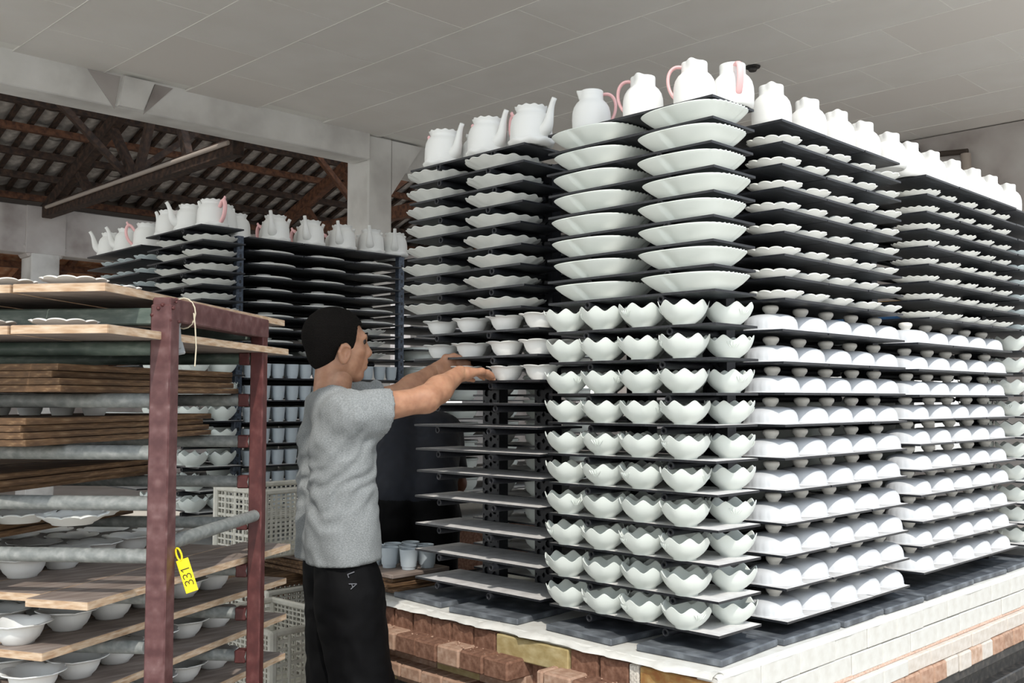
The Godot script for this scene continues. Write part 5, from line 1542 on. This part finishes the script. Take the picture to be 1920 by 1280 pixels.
	var shirt := [
		[L.call(-0.03, 1.375, 0.12), L.call(-0.03, 1.375, -0.12), 0.07, 0.07],
		[L.call(-0.035, 1.4, 0.05), L.call(-0.035, 1.4, -0.05), 0.068, 0.068],
		[L.call(-0.012, 1.28, 0.085), L.call(-0.012, 1.0, 0.075), 0.112, 0.112],
		[L.call(-0.012, 1.28, -0.085), L.call(-0.012, 1.0, -0.075), 0.112, 0.112],
		[L.call(-0.008, 1.0, 0.07), L.call(-0.002, 0.84, 0.07), 0.118, 0.126],
		[L.call(-0.008, 1.0, -0.07), L.call(-0.002, 0.84, -0.07), 0.118, 0.126],
		[sr, slv_r, 0.066, 0.062], [sr + Vector3(0, -0.03, 0), slv_r + Vector3(0, -0.035, 0), 0.06, 0.058],
		[sl, slv_l, 0.072, 0.07], [sl + Vector3(0, -0.02, 0), slv_l + Vector3(0, -0.03, 0), 0.065, 0.06]]
	var ar := (er - sr).normalized()
	var al := (el - sl).normalized()
	var lim_r := sr.lerp(er, 0.44)
	var lim_l := sl.lerp(el, 0.66)
	mi("t_shirt", nets(shirt, 0.0095, 0.035, func(p, d):
		var f: float = p.dot(FD)
		var s: float = p.dot(SD)
		var w := sin((p.y * 1.5 + f * 0.9) * 34.0 + fn.get_noise_3dv(p) * 7.0) * 0.0035 * smoothstep(1.32, 1.2, p.y) * smoothstep(0.03, -0.09, f)
		w += sin((p.y - f * 0.94) * 88.0 + fn.get_noise_3dv(p * 1.3) * 6.0) * 0.0042 * smoothstep(0.98, 1.12, p.y) * smoothstep(1.36, 1.24, p.y)
		w += sin((f * 1.1 + p.y * 0.5) * 70.0 + fn.get_noise_3dv(p * 1.4) * 5.0) * 0.0025 * smoothstep(1.28, 1.36, p.y)
		w += fn.get_noise_3dv(p * 1.8) * 0.006
		var r: float = d + w
		r = maxf(r, (0.892 + 0.05 * f) - p.y)
		if (p - sr).dot(ar) > 0.06 and s > 0.05: r = maxf(r, (p - lim_r).dot(ar + Vector3(0, -0.3, 0)))
		if (p - sl).dot(al) > 0.06 and s < -0.05: r = maxf(r, (p - lim_l).dot(al))
		# neckline
		var q: Vector3 = p - (nk + Vector3(0, 0.062, 0) + FD * 0.03)
		r = maxf(r, 0.068 - Vector3(q.x, q.y * 1.3, q.z).length())
		return r), M.shirt, man)
	# trousers
	var tr := [
		[L.call(-0.005, 0.97, 0.07), L.call(0.0, 0.86, 0.08), 0.088, 0.104], [L.call(-0.005, 0.97, -0.07), L.call(0.0, 0.86, -0.08), 0.088, 0.104],
		[hip_r + Vector3(0, -0.12, 0), kn_r, 0.115, 0.1], [kn_r, an_r + Vector3(0, 0.02, 0), 0.098, 0.08],
		[hip_l + Vector3(0, -0.12, 0), kn_l, 0.115, 0.1], [kn_l, an_l + Vector3(0, 0.02, 0), 0.098, 0.08]]
	var tro := mi("trousers", nets(tr, 0.0105, 0.03, func(p, d):
		var f: float = p.dot(FD)
		var w := sin(p.y * 44.0 + f * 30.0 + fn.get_noise_3dv(p) * 8.0) * 0.002 + fn.get_noise_3dv(p * 2.0) * 0.005
		return maxf(d + w, maxf(p.y - 0.97, 0.06 - p.y))), M.trousers, man)
	for q in [[an_r, 0.05], [an_l, -0.05]]:
		var a: Vector3 = q[0]
		mi("shoe", nets([[a + Vector3(0, -0.03, 0) - FD * 0.03, a + FD * 0.06 + Vector3(0, -0.04, 0), 0.045, 0.04], [a + FD * 0.06 + Vector3(0, -0.045, 0), a + FD * 0.16 + Vector3(0, -0.05, 0), 0.038, 0.03]], 0.01, 0.02, func(p, d): return maxf(d, 0.003 - p.y)), M.trousers, man)
	# glossy black print down the trouser leg, sheen painted in as grey
	var sf := SystemFont.new()
	sf.font_names = PackedStringArray(["Droid Sans"])
	var va: PackedVector3Array = tro.mesh.surface_get_arrays(0)[Mesh.ARRAY_VERTEX]
	var na: PackedVector3Array = tro.mesh.surface_get_arrays(0)[Mesh.ARRAY_NORMAL]
	for q in [["L", 0.868, -0.012], ["A", 0.838, -0.006]]:
		var want: Vector3 = L.call(q[2], q[1], 0.19)
		var bi := 0
		for i in va.size():
			if na[i].dot(SD) > 0.5 and va[i].distance_squared_to(want) < va[bi].distance_squared_to(want): bi = i
		var ltx := TextMesh.new()
		ltx.text = q[0]
		ltx.font = sf
		ltx.font_size = 24
		ltx.pixel_size = 0.0014
		ltx.depth = 0.003
		var nn := na[bi]
		var rt := Vector3.UP.cross(nn).normalized()
		var tb := Basis(rt, nn.cross(rt), nn).rotated(nn, -1.25)
		mi("print_letter", ltx, M.sheen_grey, man).transform = Transform3D(tb, va[bi] + nn * 0.003)
	# the bowl in the left hand and the one under the right
	put("flower_bowl", "small white bowl held up in the man's left hand", "bowl", "flower bowls the man handles", O + wl + fl * 0.09 + Vector3(0.02, -0.035, 0.045), 0.3, 0.8)
	put("flower_bowl", "shadowed flower-rimmed bowl under the man's right hand", "bowl", "flower bowls the man handles", Vector3(2.655, 1.4885, -2.835), 0.9, 0.82)

func build_helper() -> void:
	var O := Vector3(3.08, 0, -3.72)
	var w := thing("person", "stooping person in dark navy top and black trousers between the stacks", "person", O)
	var F := Vector3(0.66, 0, -0.751)
	var S := Vector3(0.751, 0, 0.66)
	var L := func(f: float, y: float, s: float) -> Vector3: return F * f + S * s + Vector3(0, y, 0)
	var body := [
		[L.call(-0.05, 0.9, 0.09), L.call(0.0, 0.48, 0.11), 0.085, 0.056], [L.call(-0.05, 0.9, -0.09), L.call(0.0, 0.48, -0.11), 0.085, 0.056],
		[L.call(0.0, 0.48, 0.11), L.call(-0.03, 0.09, 0.11), 0.055, 0.04], [L.call(0.0, 0.48, -0.11), L.call(-0.03, 0.09, -0.11), 0.055, 0.04],
		[L.call(-0.05, 0.95, 0.06), L.call(0.2, 1.24, 0.08), 0.09, 0.09], [L.call(-0.05, 0.95, -0.06), L.call(0.2, 1.24, -0.08), 0.09, 0.09],
		[L.call(0.2, 1.24, 0.16), L.call(0.26, 1.0, 0.2), 0.05, 0.04], [L.call(0.26, 1.0, 0.2), L.call(0.36, 0.8, 0.12), 0.038, 0.028],
		[L.call(0.2, 1.24, -0.16), L.call(0.26, 1.0, -0.2), 0.05, 0.04], [L.call(0.26, 1.0, -0.2), L.call(0.36, 0.8, -0.12), 0.038, 0.028],
		[L.call(0.24, 1.26, 0), L.call(0.33, 1.25, 0), 0.055, 0.055],
		["e", L.call(0.42, 1.22, 0), Vector3(0.1, 0.105, 0.08), Basis(F, Vector3.UP, S)], ["e", L.call(0.46, 1.17, 0), Vector3(0.06, 0.08, 0.06), Basis(F, Vector3.UP, S)]]
	for s in [0.12, -0.12]:
		for k in 4: body.append([L.call(0.37, 0.78, s + (k - 1.5) * 0.018), L.call(0.40, 0.70, s + (k - 1.5) * 0.02), 0.01, 0.008])
		body.append([L.call(0.36, 0.79, s * 0.8), L.call(0.39, 0.74, s * 0.55), 0.011, 0.009])
	mi("body", nets(body, 0.011, 0.03), M.skintan, w)
	mi("hair", nets([["e", L.call(0.415, 1.235, 0), Vector3(0.112, 0.11, 0.092), Basis(F, Vector3.UP, S)]], 0.01, 0.02, func(p, d): return maxf(d, 1.2 - p.y)), M.hair, w)
	var fn := FastNoiseLite.new()
	fn.frequency = 4.0
	mi("navy_top", nets([[L.call(-0.06, 1.0, 0.07), L.call(0.18, 1.24, 0.09), 0.125, 0.125], [L.call(-0.06, 1.0, -0.07), L.call(0.18, 1.24, -0.09), 0.125, 0.125], [L.call(0.2, 1.25, 0.15), L.call(0.26, 1.02, 0.2), 0.07, 0.06], [L.call(0.2, 1.25, -0.15), L.call(0.26, 1.02, -0.2), 0.07, 0.06]], 0.011, 0.04, func(p, d): return maxf(d + fn.get_noise_3dv(p * 2.0) * 0.008, 0.965 + 0.35 * p.dot(F) - p.y)), M.navy, w)
	mi("trousers", nets([[L.call(-0.06, 0.97, 0.07), L.call(-0.03, 0.85, 0.09), 0.12, 0.12], [L.call(-0.06, 0.97, -0.07), L.call(-0.03, 0.85, -0.09), 0.12, 0.12], [L.call(-0.04, 0.86, 0.09), L.call(0.0, 0.48, 0.11), 0.115, 0.09], [L.call(-0.04, 0.86, -0.09), L.call(0.0, 0.48, -0.11), 0.115, 0.09], [L.call(0.0, 0.48, 0.11), L.call(-0.03, 0.1, 0.11), 0.088, 0.075], [L.call(0.0, 0.48, -0.11), L.call(-0.03, 0.1, -0.11), 0.088, 0.075]], 0.011, 0.03, func(p, d): return maxf(d + fn.get_noise_3dv(p * 2.0) * 0.008, maxf(0.05 - p.y, p.y - 1.02 - 0.3 * p.dot(F)))), M.trousers, w)
	for s in [0.11, -0.11]:
		mi("shoe", nets([[L.call(-0.05, 0.05, s), L.call(0.06, 0.045, s), 0.047, 0.042], [L.call(0.06, 0.045, s), L.call(0.15, 0.035, s), 0.04, 0.03]], 0.01, 0.02, func(p, d): return maxf(d, 0.003 - p.y)), M.trousers, w)
